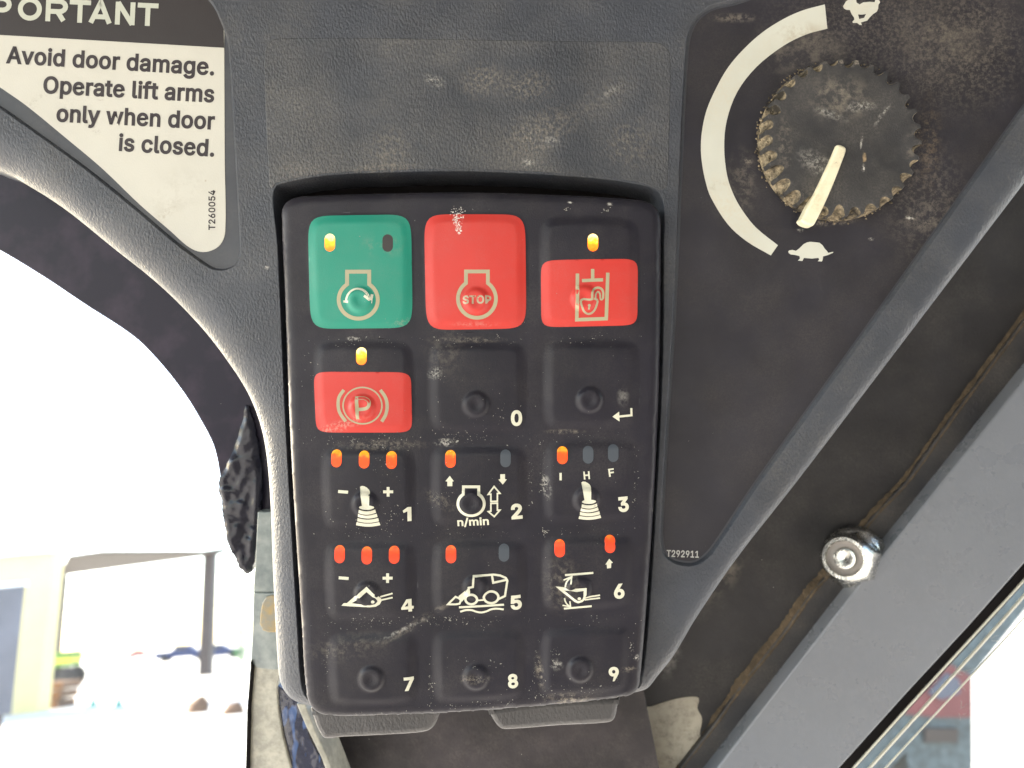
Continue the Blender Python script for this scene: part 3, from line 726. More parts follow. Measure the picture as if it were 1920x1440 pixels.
# coloured faces
for k, c, mt in (('start', [(577, 405), (771, 402), (774, 615), (582, 617)], 'green'), ('stop', [(795, 402), (985, 402), (987, 616), (799, 619)], 'red'),
                 ('lock', [(1014, 489), (1196, 486), (1195, 610), (1015, 614)], 'red'), ('park', [(588, 697), (771, 698), (773, 811), (593, 811)], 'red')):
    Print(KW, pad_h, .000035).poly([rquad(c, 9 if k in ('park', 'lock') else 7.5, 96)], 2.6).b.build('colour_face', G[mt], KO_[k])
# windows
WIN = [('start', 620, 456, 'ledhot'), ('start', 728, 457, 'ledoffdark'), ('lock', 1111, 456, 'ledhot'), ('park', 679, 668, 'ledhot'),
       ('1', 632, 859, 'ledorange'), ('1', 684, 861, 'ledorange'), ('1', 735, 862, 'ledorange'), ('2', 845, 860, 'ledorange'), ('2', 948, 859, 'ledoff'),
       ('3', 1054, 853, 'ledorange'), ('3', 1102, 852, 'ledoff'), ('3', 1149, 849, 'ledoff'),
       ('4', 638, 1038, 'ledred'), ('4', 689, 1040, 'ledred'), ('4', 740, 1039, 'ledred'), ('5', 846, 1038, 'ledred'), ('5', 945, 1035, 'ledoff'), ('6', 1049, 1027, 'ledred'), ('6', 1143, 1019, 'ledred')]
for k, x, y, m in WIN:
    o = Print(KW, pad_h, .00005).poly([capsule(x, y)], 3).build('indicator_window', G[m], KO_[k])
    o['label'] = {'ledhot': 'bright amber lit window', 'ledorange': 'orange lit window', 'ledred': 'red-orange lit window'}.get(m, 'unlit dark window')
# symbols
E = .00007
def P_(): return Print(KW, pad_h, E)
def engine(p, cx, cy, rx, ry, nx, ytop, wd):
    a0 = math.asin(min(1, nx/rx)); ang = np.linspace(-math.pi/2+a0, 1.5*math.pi-a0, 44)
    pts = [(cx-nx, ytop), (cx+nx, ytop)]+[(cx+rx*math.cos(a), cy+ry*math.sin(a)) for a in ang]
    pts[1:1] = []; p.stroke(pts, wd, closed=True)
zg = lambda x, y: (560+x*.1736, 390+y*.1736)
p = P_(); engine(p, 673.2, 563, 36.5, 35, 20.6, 510.6, 7.2)
p.build('engine_symbol', G['khaki'], KO_['start'])
p = Print(KW, pad_h, E)
p.stroke([zg(650+128*math.cos(a), 1015+136*math.sin(a)) for a in np.linspace(math.pi*1.01, 2*math.pi-.12, 18)], 4.2)
p.stroke([zg(722, 955), zg(792, 1012), zg(803, 938)], 4.6).stroke([zg(492, 1012), zg(545, 1020)], 4)
p.build('turning_arrow', G['cream'], KO_['start'])
p = P_(); engine(p, 894.6, 561, 35.4, 35.5, 20.4, 510.3, 7); p.build('engine_symbol', G['khaki'], KO_['stop'])
P_().text('STOP', (868, 570.5), (921.5, 569.5), 14, .03).build('stop_lettering', G['stopworn'], KO_['stop'])
zl = lambda x, y: (1000+x*.1528, 420+y*.1528)
p = P_(); p.stroke([zl(537, 615), zl(530, 1178), zl(890, 1165), zl(907, 605)], 6.6)
p.stroke([zl(722, 560), zl(722, 685)], 6.4).stroke([zl(592, 702), zl(850, 692)], 6.2)
p.build('cylinder_symbol', G['khaki'], KO_['lock'])
p = P_(); p.stroke(cat_loop([zl(*q) for q in [(583, 940), (680, 938), (775, 935), (768, 1010), (735, 1075), (680, 1108), (625, 1085), (592, 1025)]], 3), 3.8, True)
p.stroke(cat_loop([zl(*q) for q in [(713, 925), (715, 855), (742, 803), (790, 787), (835, 808), (852, 855), (848, 925)]], 3, False), 4.2)
p.stroke(cat_loop([zl(*q) for q in [(757, 925), (759, 872), (787, 838), (812, 865), (820, 930), (850, 928)]], 3, False), 3.2)
p.ellipse(*zl(678, 1008), 2.7, 2.7).stroke([zl(678, 1010), zl(674, 1056)], 3.4)
p.build('open_padlock_symbol', G['khaki'], KO_['lock'])
zp = lambda x, y: (570+x*.132, 640+y*.132)
p = P_(); p.stroke([zp(842+275*math.cos(a), 912+258*math.sin(a)) for a in np.linspace(0, 2*math.pi, 48, endpoint=False)], 2.8, True)
p.stroke(cat_loop([zp(*q) for q in [(580, 690), (512, 790), (497, 900), (518, 1010), (603, 1135)]], 4, False), 6.2)
p.stroke(cat_loop([zp(*q) for q in [(1095, 690), (1168, 800), (1190, 920), (1168, 1040), (1112, 1138)]], 4, False), 6.2)
p.stroke([zp(778, 1105), zp(765, 780)], 6.4).stroke(cat_loop([zp(*q) for q in [(770, 806), (870, 806), (930, 838), (945, 885), (920, 938), (860, 960), (772, 965)]], 4, False), 6.2)
p.build('parking_symbol', G['khaki'], KO_['park'])
# joystick
def joystick(p, f):
    p.poly([[f(*q) for q in [(650, 695), (665, 682), (690, 678), (720, 684), (760, 706), (795, 740), (808, 775), (806, 850), (800, 985), (798, 1010), (690, 1010), (680, 930), (668, 830)]]])
    p.poly([[f(762+119*math.cos(a), 1010+(40 if math.sin(a) > 0 else 30)*math.sin(a)) for a in np.linspace(0, 2*math.pi, 24, endpoint=False)]])
    for y0, a0, b0, y1, a1, b1 in ((1047, 640, 893, 1102, 630, 905), (1117, 622, 912, 1170, 614, 926), (1187, 608, 936, 1240, 602, 946), (1253, 592, 950, 1305, 580, 966)):
        top = [(a0+(b0-a0)*t, y0+26*math.sin(math.pi*t)) for t in np.linspace(0, 1, 12)]
        bot = [(b1+(a1-b1)*t, y1+26*math.sin(math.pi*t)) for t in np.linspace(0, 1, 12)]
        p.poly([[f(*q) for q in top+bot]])
z1 = lambda x, y: (600+x*.118, 830+y*.118)
def z3k(x, y):
    a, b_ = (x-650)*.118*.93, (y-690)*.118*.945; r = math.radians(-2.5)
    return (1089.2+a*math.cos(r)-b_*math.sin(r), 903.3+a*math.sin(r)+b_*math.cos(r))
p = P_(); joystick(p, z1); p.build('joystick_symbol', G['cream'], KO_['1'])
p = P_(); joystick(p, z3k); p.build('joystick_symbol', G['cream'], KO_['3'])
def minus_plus(k, m, q):
    P_().stroke([(m[0]-9.3, m[1]-.5), (m[0]+9.3, m[1]+.8)], 5.6).build('minus_sign', G['cream'], KO_[k])
    P_().stroke([(q[0]-9.3, q[1]), (q[0]+9.3, q[1])], 5.4).stroke([(q[0], q[1]-9), (q[0], q[1]+9)], 5.4).build('plus_sign', G['cream'], KO_[k])
minus_plus('1', (645, 921), (729, 921)); minus_plus('4', (646, 1082), (728, 1082))
z2 = lambda x, y: (800+x*.118, 830+y*.118)
P_().poly([[z2(*q) for q in [(372, 520), (438, 605), (413, 610), (413, 683), (333, 683), (333, 610), (303, 605)]]]).build('up_arrow', G['cream'], KO_['2'])
P_().poly([[z2(*q) for q in [(1170, 495), (1245, 492), (1245, 572), (1275, 575), (1210, 657), (1140, 578), (1170, 572)]]]).build('down_arrow', G['cream'], KO_['2'])
p = P_(); engine(p, 883.7, 943.3, 24.6, 22.2, 14.3, 911.7, 5.3); p.build('engine_symbol', G['cream'], KO_['2'])
p = P_(); p.stroke([z2(*q) for q in [(1073, 688), (1165, 795), (1125, 798), (1125, 920), (1022, 925), (1022, 808), (980, 812)]], 2.9, True)
p.stroke([z2(*q) for q in [(1022, 955), (1125, 950), (1125, 1062), (1165, 1062), (1075, 1165), (982, 1085), (1022, 1078)]], 2.9, True)
p.build('double_arrow', G['cream'], KO_['2'])
P_().text('n/min', (858, 985.8), (917, 983.2), 14.2, .024).build('speed_lettering', G['cream'], KO_['2'])
zk = lambda x, y: (1000+x*.125, 820+y*.125)
P_().stroke([zk(405, 527), zk(405, 638)], 4.3).build('letter_i', G['cream'], KO_['3'])
P_().text('H', (1094, 897.5), (1105.5, 896.5), 13.5, .025).build('letter_h', G['cream'], KO_['3'])
P_().text('F', (1141, 892.5), (1151.5, 891), 13.5, .025).build('letter_f', G['cream'], KO_['3'])
z4 = lambda x, y: (600+x/9, 1010+y/9)
p = P_(); p.poly([[z4(*q) for q in [(372, 1115), (415, 1070), (470, 1068), (600, 950), (690, 880), (810, 775), (860, 830), (930, 900), (1010, 952), (1042, 985), (1052, 1030), (1020, 1090), (950, 1130), (850, 1137), (700, 1132), (520, 1125)]],
            [z4(*q) for q in [(550, 1070), (700, 965), (805, 870), (900, 945), (978, 1002), (985, 1040), (940, 1085), (850, 1097), (700, 1082)]]])
p.ellipse(*z4(912, 1035), 3.3, 3).stroke([z4(1030, 962), z4(1235, 905)], 3).stroke([z4(1050, 1015), z4(1235, 975)], 3)
p.build('tipped_bucket_symbol', G['cream'], KO_['4'])
z5 = lambda x, y: (800+x/9, 1010+y/9)
p = P_(); p.stroke([z5(*q) for q in [(722, 905), (716, 797), (785, 785), (798, 610), (1000, 598), (1130, 588), (1240, 603), (1335, 645), (1362, 690), (1322, 950), (1205, 1005)]], 4)
p.stroke([z5(*q) for q in [(1105, 605), (1125, 725), (1348, 678)]], 4)
for cx, cy, rx, ry in ((757, 1000, 100, 88), (1090, 970, 122, 100)):
    p.stroke([z5(cx+rx*math.cos(a), cy+ry*math.sin(a)) for a in np.linspace(0, 2*math.pi, 28, endpoint=False)], 4.4, True)
p.stroke([z5(872, 1016), z5(962, 1014)], 3.4).poly([[z5(*q) for q in [(540, 952), (700, 812), (728, 905), (665, 935), (635, 1005), (600, 1045), (572, 1000)]]])
p.stroke([z5(*q) for q in [(362, 1092), (492, 962), (548, 985), (583, 1022), (560, 1078), (500, 1090)]], 3.6, True)
p.build('loader_symbol', G['cream'], KO_['5'])
P_().stroke([z5(550, 1142), z5(1305, 1097)], 4).stroke(cat_loop([z5(*q) for q in [(570, 1220), (660, 1190), (760, 1190), (850, 1222), (930, 1232), (1010, 1212), (1100, 1172), (1200, 1165), (1300, 1180)]], 3, False), 3.8).build('wave_symbol', G['cream'], KO_['5'])
z6 = lambda x, y: (1000+x/9, 1000+y/9)
p = P_(); p.poly([[z6(*q) for q in [(372, 880), (440, 885), (520, 895), (720, 905), (888, 890), (886, 1000), (870, 1090), (820, 1142), (750, 1165), (690, 1140), (600, 1060), (450, 950)]],
            [z6(*q) for q in [(515, 945), (720, 960), (838, 940), (835, 1030), (820, 1085), (770, 1113), (735, 1112), (680, 1070), (600, 1008)]]])
p.ellipse(*z6(765, 1070), 3.2, 2.8).stroke([z6(870, 1062), z6(1118, 1025)], 2.9).stroke([z6(862, 1103), z6(1118, 1072)], 2.8)
p.build('bucket_symbol', G['cream'], KO_['6'])
p = P_(); p.stroke([z6(530, 688), z6(1005, 648)], 3.9).stroke([z6(515, 1262), z6(980, 1217)], 3.9)
p.stroke(cat_loop([z6(*q) for q in [(533, 890), (545, 830), (575, 775), (622, 730)]], 3, False), 2.7).stroke([z6(*q) for q in [(505, 772), (642, 712), (622, 830)]], 2.7)
p.stroke(cat_loop([z6(*q) for q in [(522, 1075), (532, 1125), (565, 1180), (605, 1215)]], 3, False), 2.6).stroke([z6(*q) for q in [(490, 1200), (624, 1226), (612, 1130)]], 2.6)
p.build('limit_lines', G['cream'], KO_['6'])
P_().poly([[z6(*q) for q in [(1272, 415), (1335, 480), (1307, 488), (1302, 568), (1235, 576), (1230, 508), (1205, 512)]]]).build('up_arrow', G['cream'], KO_['6'])
p = P_(); p.stroke([(1183, 765), (1183.5, 778.5), (1157, 781)], 4); p.poly([[(1147.5, 781), (1160, 771.5), (1161, 790)]]); p.build('return_arrow', G['cream'], KO_['enter'])
for k, x0, x1, yb, h, dy in (('1', 756, 772, 977, 27, -1), ('2', 959, 980, 971.5, 27, -1.2), ('3', 1159, 1179, 958, 26.5, -1.8), ('4', 753.5, 776, 1146, 24, -1), ('5', 958, 979, 1141, 25.5, -1.6), ('6', 1151, 1171, 1120, 26, -2),
                          ('7', 759, 777.5, 1292, 24, -1), ('8', 953, 972, 1287, 25, -1.3), ('9', 1142, 1161, 1274, 25, -2), ('0', 958, 979, 796.5, 27, 0)):
    if k == '1':
        P_().poly([[(x1-7.5, yb), (x1-7.5, yb-h*.70), (x0+1.5, yb-h*.60), (x0, yb-h*.76), (x1-7, yb-h), (x1-.5, yb-h), (x1, yb-.6)]]).build('digit', G['cream'], KO_[k]); continue
    if k == '4':
        P_().poly([[z4(*q) for q in [(1465, 1010), (1548, 1005), (1550, 1125), (1585, 1130), (1580, 1174), (1556, 1178), (1556, 1222), (1496, 1222), (1496, 1182), (1382, 1186), (1376, 1158)]], [z4(*q) for q in [(1492, 1062), (1492, 1130), (1436, 1132)]]], 2.5).build('digit', G['cream'], KO_[k]); continue
    P_().text(k, (x0, yb), (x1, yb+dy), h-1.5, .036).build('digit', G['cream'], KO_[k])
# dust flecks lying on the keypad
def flecks(name, parent, mat, wref, hf, spots, seed):
    rg = random.Random(seed); pts = []
    for cx, cy, sx, sy, ang, n, r0, r1 in spots:
        a = math.radians(ang)
        for _ in range(n if n < 3 else int(n*.75)):
            u, v = rg.gauss(0, sx), rg.gauss(0, sy)
            pts.append((cx+u*math.cos(a)-v*math.sin(a), cy+u*math.sin(a)+v*math.cos(a), (r0+(r1-r0)*rg.random()**3)*(1 if n < 3 else .85)))
    V = []; Fs = []
    for x, y, r in pts:
        el = rg.uniform(1, 2.6); an = rg.uniform(0, math.pi); n = 5; s0 = len(V)
        for i in range(n):
            q = 2*math.pi*i/n; rr = r*rg.uniform(.6, 1.2); a, b2 = rr*math.cos(q)*el, rr*math.sin(q)
            V.append((x+a*math.cos(an)-b2*math.sin(an), y-a*math.sin(an)-b2*math.cos(an)))
        Fs.append(tuple(range(s0, s0+n)))
    h = hf(np.array(V))+.00008; k = K(wref)
    o = mesh(name, [((x-960)*k, (720-y)*k, z) for (x, y), z in zip(V, h)], Fs, mat, parent, smooth=False); o['kind'] = 'stuff'; return o
t = NT('dust_fleck'); t.color(rgb(.30, .29, .26)).set(rough=.9, spec=.1); G['fleck'] = t.m
t = NT('scuff'); t.color(rgb(.80, .76, .70)).set(rough=.9, spec=.1); G['scuff'] = t.m
sp = [(880, 850, 200, 270, 0, 260, .3, .9)]
for y in (640, 826, 1000, 1168): sp += [(690, y, 60, 7, 0, 50, .3, 1.1), (893, y-2, 60, 6, 0, 45, .3, 1.1), (1100, y-6, 55, 6, -2, 35, .3, 1.1)]
sp += [(720, 1165, 50, 7, 8, 70, .3, 1.3), (850, 1165, 40, 8, 0, 80, .35, 1.4), (808, 1290, 3, 25, 0, 40, .4, 1.2), (890, 1320, 60, 4, -3, 70, .3, 1.2), (1060, 1295, 50, 14, -5, 120, .3, 1.4), (1040, 1225, 6, 8, 0, 25, .4, 1.2),
       (1005, 1230, 3, 25, 5, 40, .3, 1.0), (612, 1230, 4, 30, 0, 40, .3, .9), (720, 870, 18, 25, -30, 50, .3, 1.3), (700, 985, 40, 8, 0, 50, .3, 1.1), (740, 960, 20, 14, 0, 40, .3, 1.3), (830, 935, 24, 7, -30, 50, .25, .9),
       (995, 880, 3, 40, 0, 35, .3, 1.2), (1020, 870, 4, 25, 0, 30, .4, 1.4), (1018, 910, 4, 7, 0, 16, 1.0, 2.6), (1190, 920, 3, 40, 0, 40, .3, 1.1), (893, 1245, 26, 7, 0, 30, .4, 1.2), (1185, 1215, 4, 18, 0, 24, .5, 1.5),
       (930, 770, 14, 18, 30, 40, .3, 1.1), (850, 815, 35, 6, 0, 60, .3, 1.1), (660, 822, 60, 5, 0, 50, .3, 1.0), (580, 680, 6, 30, 0, 15, .4, 1.3), (1140, 640, 40, 10, 0, 14, .5, 1.2), (822, 702, 9, 6, 25, 45, .25, .7),
       (840, 826, 8, 4, 0, 20, .8, 2.4), (672, 637, 7, 2.5, 0, 16, .5, 1.5), (1064, 392, 5, 1.6, 0, 10, .7, 1.6), (1137, 395, 4, 2, -20, 10, .8, 1.8), (1023, 998, 4, 6, 0, 14, .7, 2), (690, 1340, 60, 4, 0, 40, .3, 1.0)]
flecks('dust_flecks', kp, G['fleck'], KW, pad_h, sp, 11)
rg = random.Random(5); sp = []
for i in range(150):      # the triangular white scuff on the STOP key
    tt = rg.random()**1.1; y = 396+tt*45; hw = 13*(1-tt)+2; x = 856+tt*5+rg.uniform(-hw, hw)
    if tt < .25 and rg.random() < .35: continue
    sp.append((x, y, .4, .4, 0, 1, .35, 1.5))
for i in range(22): sp.append((862+rg.gauss(0, 7), 394+rg.gauss(0, 3.5), .3, .3, 0, 1, .3, .9))
flecks('scuff_mark', kp, G['scuff'], KW, pad_h, sp, 12)

# ---------------------------------------------------------------- 6. cab: frame plates, rail, seals, windows
def dirp(px, py, w): u, v = uv(px, py, w); return (u, v, w)
cab = thing('loader_cab', 'dark painted steel cab frame behind and around the plastic panel', 'cab frame', dirp(1500, 1200, -.06))
plate = [(560, 1300), (560, 1500), (1252, 1500), (1275, 1440), (1331, 1369), (1395, 1279), (1470, 1185), (1522, 1110), (1549, 1080), (1639, 967), (1702, 900), (1790, 775), (1920, 600), (2100, 350), (2100, 60), (1500, 300), (1000, 900), (1000, 1250)]
MB().slab(plate, -.057, -.077, -.057, 2).build('pillar_plate', G['frame'], cab, smooth=False)
plate2 = [(1252, 1500), (1275, 1440), (1331, 1369), (1395, 1279), (1470, 1185), (1522, 1110), (1549, 1080), (1639, 967), (1702, 900), (1790, 775), (1920, 600), (2100, 350), (2300, 350), (2300, 560), (1400, 1640), (1200, 1640)]
MB().slab(plate2, -.0545, -.07, -.0545, 4).build('window_flange', G['frame2'], cab, smooth=False)
# packed dirt along the joint
sp = cat_loop([(1245, 1480), (1275, 1440), (1331, 1369), (1395, 1279), (1470, 1185), (1522, 1110), (1549, 1080), (1639, 967), (1702, 900), (1790, 775), (1920, 600), (2000, 490)], 14, False)
V = []; Fs = []; rg = random.Random(2); n = len(sp)
for i, (x, y) in enumerate(sp):
    wd = (11 if 1380 < x < 1560 else 8)*rg.uniform(.75, 1.15) if x > 1340 else 4.5*rg.uniform(.8, 1.2)
    for q, z in ((-1.0, -.0572), (-.75, -.0566), (-.2, -.0548), (.1, -.0540), (.3, -.0546)):
        u, v = uv(x-1+q*wd*.8, y+q*wd*.6-1, -.056); V.append((u, v, z+rg.uniform(-.0002, .0002)))
for i in range(n-1):
    for j in range(4): Fs.append((i*5+j, (i+1)*5+j, (i+1)*5+j+1, i*5+j+1))
mesh('packed_dirt', V, Fs, G['grime'], cab)
# rail
rl = [(1344, 1440), (1462, 1286), (1605, 1110), (1687, 997), (1774, 900), (1920, 719), (2100, 496), (2330, 560), (1920, 1061), (1815, 1177), (1702, 1297), (1575, 1440), (1490, 1540), (1262, 1540)]
rl = [(1262, 1542), (1344, 1440), (1462, 1288), (1605, 1104), (1774, 894), (1920, 712), (2100, 488), (2420, 488), (1920, 1058), (1815, 1177), (1702, 1299), (1575, 1440), (1488, 1542)]
MB().slab(rl, -.0485, -.0545, -.0485, 4).build('window_rail', G['rail'], cab, smooth=True, auto=30)
MB().slab([(1258, 1541), (1341, 1438), (1459, 1286), (1602, 1102), (1771, 892), (1917, 710), (2097, 486), (2130, 484), (1620, 1110), (1280, 1541)], -.0505, -.0575, -.0505, 1).build('rail_shadow_seal', G['gap'], cab, smooth=False)  # dark strip added as the shade along the rail's left edge
# weather strips on the glass edge beside the rail
def strip_line(name, pts, wd, wref, w0, w1, mat, par):
    P = cat_loop(pts, 4, False); A = [(x-wd*.4, y-wd*.35) for x, y in P]; B = [(x+wd*.4, y+wd*.35) for x, y in P][::-1]
    return MB().slab(A+B, wref, w0, w1, min(2, wd*.3)).build(name, mat, par, auto=30)
strip_line('rubber_seal', [(1500, 1541), (1590, 1440), (1717, 1300), (1826, 1182), (1935, 1060), (2200, 756)], 22, -.049, -.054, -.049, G['gap'], cab)
t = NT('glass_edge'); t.color(rgb(.62, .60, .50)).set(rough=.15, coat=1); G['gedge'] = t.m
pane = thing('side_window', 'dusty glass side window with bright edge lines beside the grey rail', 'window', dirp(1800, 1400, -.04))
for q, wd in (((1500, 1555), 5), ((1540, 1558), 6)):
    pass
strip_line('edge_line', [(1510, 1539), (1600, 1440), (1726, 1300), (1836, 1180), (1945, 1060), (2200, 768)], 2.8, -.0488, -.0493, -.0485, G['gedge'], pane)
strip_line('edge_line', [(1549, 1530), (1631, 1440), (1762, 1295), (1870, 1175), (1925, 1112), (2200, 800)], 3.4, -.0500, -.0505, -.0497, G['gedge'], pane)
strip_line('edge_line', [(1610, 1500), (1660, 1440), (1790, 1300), (1880, 1203), (1960, 1112), (2200, 840)], 1.6, -.0503, -.0505, -.0500, G['gedge'], pane)
gl = [(1480, 1560), (1590, 1440), (1826, 1182), (1935, 1060), (2200, 756), (2600, 756), (2600, 1700), (1480, 1700)]
MB().slab(gl, -.051, -.054, -.051, .5).build('pane', G['glass'], pane, smooth=False)
# lint
b = MB(); rg = random.Random(8)
for (x, y, n, sx) in ((1790, 1262, 9, 22), (1735, 1290, 4, 16), (1842, 1202, 3, 18), (1800, 1330, 6, 14)):
    for _ in range(n):
        x0, y0 = x+rg.gauss(0, sx*.5), y+rg.gauss(0, 6); a = rg.uniform(-.6, .9); L = rg.uniform(.4, 1.2)*sx; pts = []
        for i in range(9):
            a += rg.uniform(-.5, .5); x0 += math.cos(a)*L/8; y0 -= math.sin(a)*L/8; pts.append(dirp(x0, y0, -.045))
        b.tube(pts, .35*S*1.2, 4)
o = b.build('lint', G['fleck'], pane); o['kind'] = 'stuff'
# left: dark border band, sealant bead, pillar strip with painted reflections
band = cat_loop([(-260, 60), (-260, 330), (-120, 405), (0, 470), (81, 519), (156, 569), (250, 631), (300, 681), (344, 737), (375, 787), (400, 837), (412, 894), (419, 950), (431, 1012), (450, 1056), (466, 1072), (475, 1058), (484, 1000), (560, 980), (600, 860), (520, 640), (300, 430), (100, 280)], 7)
frontw = thing('door_window', 'glass door window with curved black border left of the panel, bright outdoors beyond', 'window', dirp(300, 700, -.05))
MB().slab(band, -.035, -.040, -.035, 3).build('black_border', G['band'], frontw, auto=40)
gl = [(-900, -500), (620, -500), (620, 1700), (-900, 1700)]
MB().slab(gl, -.045, -.049, -.045, .5).build('pane', G['glass'], frontw, smooth=False)
# ragged glossy sealant along the border
rg = random.Random(4)
Lf = cat_loop([(462, 760), (450, 810), (430, 865), (412, 900), (416, 945), (421, 975), (428, 1010), (440, 1040), (452, 1062), (464, 1076)], 7, False)
Rt = cat_loop([(474, 1072), (480, 1040), (487, 980), (492, 920), (488, 860), (478, 800), (466, 762)], 8, False)
rag = [(x+rg.uniform(-1, 1), y+rg.uniform(-1, 1)) for x, y in Lf+Rt]
from mathutils import noise as mnoise
def rag_h(v):
    out = []
    e = dist(v, rag)
    for (x, y), d in zip(v, e):
        n = mnoise.fractal(Vector((x/30, y/30, 3.1)), .9, 2.0, 2)
        out.append(-.0335+(n*(3+6*min(1, max(0, (y-820)/120)))+min(d, 9)*.7)*S)
    return np.array(out)
MB().fill([rag], -.034, rag_h, 2.5).strip([(rag, -.0355), (rag, rag_h(np.array(rag)))], -.034).build('sealant', G['sealant'], frontw)
post = thing('door_post', 'narrow worn door post edge in teal, orange and cream left of the keypad panel', 'post', dirp(490, 1440, -.03))  # teal, orange and cream sections carry the reflected outdoors in their colour
def seg(name, L, mat, w=-.03):
    P = []
    for a, b_ in zip(L, L[1:]+L[:1]):
        for t_ in np.linspace(0, 1, 6, endpoint=False): P.append((a[0]+(b_[0]-a[0])*t_, a[1]+(b_[1]-a[1])*t_))
    MB().slab(P, w, w-.012, w, 2).build(name, mat, post, auto=50)
seg('upper_section', [(483, 960), (478, 1060), (475, 1095), (475, 1111), (500, 1111), (530, 1111), (530, 960)], G['teal'])
seg('orange_marker', [(498, 1120), (492, 1130), (488, 1150), (487, 1170), (492, 1182), (502, 1186), (525, 1186), (530, 1120), (510, 1116)], G['orange'], -.029)
seg('middle_section', [(475, 1112), (473, 1190), (470, 1240), (480, 1252), (510, 1256), (535, 1255), (535, 1112)], G['teal'], -.0295)
seg('lower_section', [(470, 1235), (464, 1330), (460, 1520), (560, 1520), (545, 1440), (530, 1380), (522, 1330), (519, 1290), (530, 1240)], G['creampost'])
seg('dark_edge', [(470, 1240), (463, 1330), (458, 1520), (464, 1520), (468, 1330), (474, 1250)], G['gap'], -.0285)
seg('blue_glazing', [(515, 1280), (522, 1330), (532, 1380), (548, 1440), (562, 1520), (650, 1520), (610, 1440), (580, 1380), (565, 1320)], G['bluegloss'], -.031)
seg('pale_bead', [(556, 1320), (575, 1365), (602, 1420), (640, 1520), (652, 1520), (614, 1420), (590, 1370), (572, 1320)], G['creampost'], -.027)
MB().slab(cat_loop([(1207, 1332), (1225, 1326), (1262, 1314), (1300, 1308), (1312, 1312), (1309, 1330), (1318, 1350), (1314, 1380), (1326, 1400), (1322, 1440), (1335, 1500), (1225, 1500), (1222, 1440), (1226, 1400), (1214, 1370), (1216, 1352)], 4), -.056, -.0572, -.0567, 1).build('pale_residue', G['residue'], cab, auto=40)  # pale slab painted in as the sunlit patch below the keypad
# dark slab standing in for the void below the keypad
MB().slab([(575, 1290), (575, 1400), (650, 1560), (1260, 1560), (1210, 1310), (1205, 1290)], -.045, -.055, -.045, 2).build('lower_bracket', G['void'], cab, smooth=False)
# lock nut
nb = Vector(dirp(1604, 1046, -.0543)); nf = Vector(dirp(1582.5, 1047, -.0432)); ax = (nf-nb).normalized()
Rn = ax.to_track_quat('Z', 'Y').to_matrix()
nut = thing('lock_nut', 'shiny zinc flanged lock nut on a bolt end beside the grey rail', 'nut', tuple(nb))
kn = K(-.044); Ln = (nf-nb).length
fx = (ax*.15+Vector((0, 0, 1))*.85).normalized(); Rf = fx.to_track_quat('Z', 'Y').to_matrix()
MB().lathe([(0, -.001), (62*kn, -.001), (63*kn, .0006), (60*kn, .0014), (55*kn, .0032), (40*kn, .0045)], 48, Rf, nb).build('flange', G['zinc'], nut, auto=50)
def hexr(r, a, j):
    if j in (1, 2):
        q = (a % (math.pi/3))-math.pi/6; return r/math.cos(q)*.97
    return r
MB().lathe([(44*kn, .002), (47*kn, .003), (47*kn, Ln*.62), (47*kn, Ln*.80), (43*kn, Ln*.93), (39*kn, Ln), (33*kn, Ln*1.0), (31*kn, Ln*.95)], 72, Rn, nb, rfun=lambda r, a, j: r*.97/math.cos((a % (math.pi/3))-math.pi/6) if j in (0, 1, 2) else r).build('nut_body', G['zinc'], nut, auto=40)
MB().lathe([(32*kn, Ln*.97), (30*kn, Ln*.94), (25*kn, Ln*.90), (20*kn, Ln*.90)], 48, Rn, nb).build('nylon_insert', G['nylon'], nut)
MB().lathe([(21*kn, Ln*.5), (21*kn, Ln*.90), (19*kn, Ln*.96), (15*kn, Ln*.97), (8*kn, Ln*.95), (0.01*kn, Ln*.94)], 40, Rn, nb).build('bolt_end', G['zinc'], nut, auto=50)

# ---------------------------------------------------------------- 7. unseen cab roof and walls, shaped to shade the panel
def wbox(b, lo, hi): b.box([(lo[i]+hi[i])/2 for i in range(3)], [hi[i]-lo[i] for i in range(3)])
def wthing(name, label, cat, loc, group=None, rz=0):
    o = bpy.data.objects.new(name, None); COL.objects.link(o); o.location = loc; o.rotation_euler = (0, 0, rz); tag(o, label, cat, group); return o
shell = wthing('cab_shell', 'dark lined roof and walls of the cab that shade the panel', 'cab', (0, -.5, .4))
def shellpart(name, boxes):
    b = MB()
    for lo, hi in boxes: wbox(b, [lo[0], lo[1]+.5, lo[2]-.4], [hi[0], hi[1]+.5, hi[2]-.4])
    b.build(name, G['cabdark'], shell, smooth=False, world=True)
shellpart('roof', [((-.62, -1.1, 1.80), (.62, .22, 1.86))])
shellpart('rear_wall', [((-.60, -1.1, .35), (.60, -1.06, 1.28)), ((-.60, -1.1, 1.76), (.60, -1.06, 1.795)), ((.02, -1.1, 1.28), (.60, -1.06, 1.76))])
shellpart('side_wall', [((.56, -1.05, .35), (.60, .02, 1.795))])
shellpart('floor', [((-.62, -1.1, .28), (.62, .1, .34))])

# ---------------------------------------------------------------- 8. outdoors
def ray(px, py): return (fwd+right*((px-960)/F)+up*((720-py)/F))
def onground(px, py):
    r = ray(px, py); return CAM+r*(-CAMZ/r.z)
def atdist(px, py, y):
    r = ray(px, py); return CAM+r*(y/r.y)
g = mesh('ground', [(-1500, -1500, 0), (1500, -1500, 0), (1500, 2500, 0), (-1500, 2500, 0)], [(0, 1, 2, 3)], G['ground'], smooth=False); tag(g, 'pale sunlit concrete yard', kind='structure')
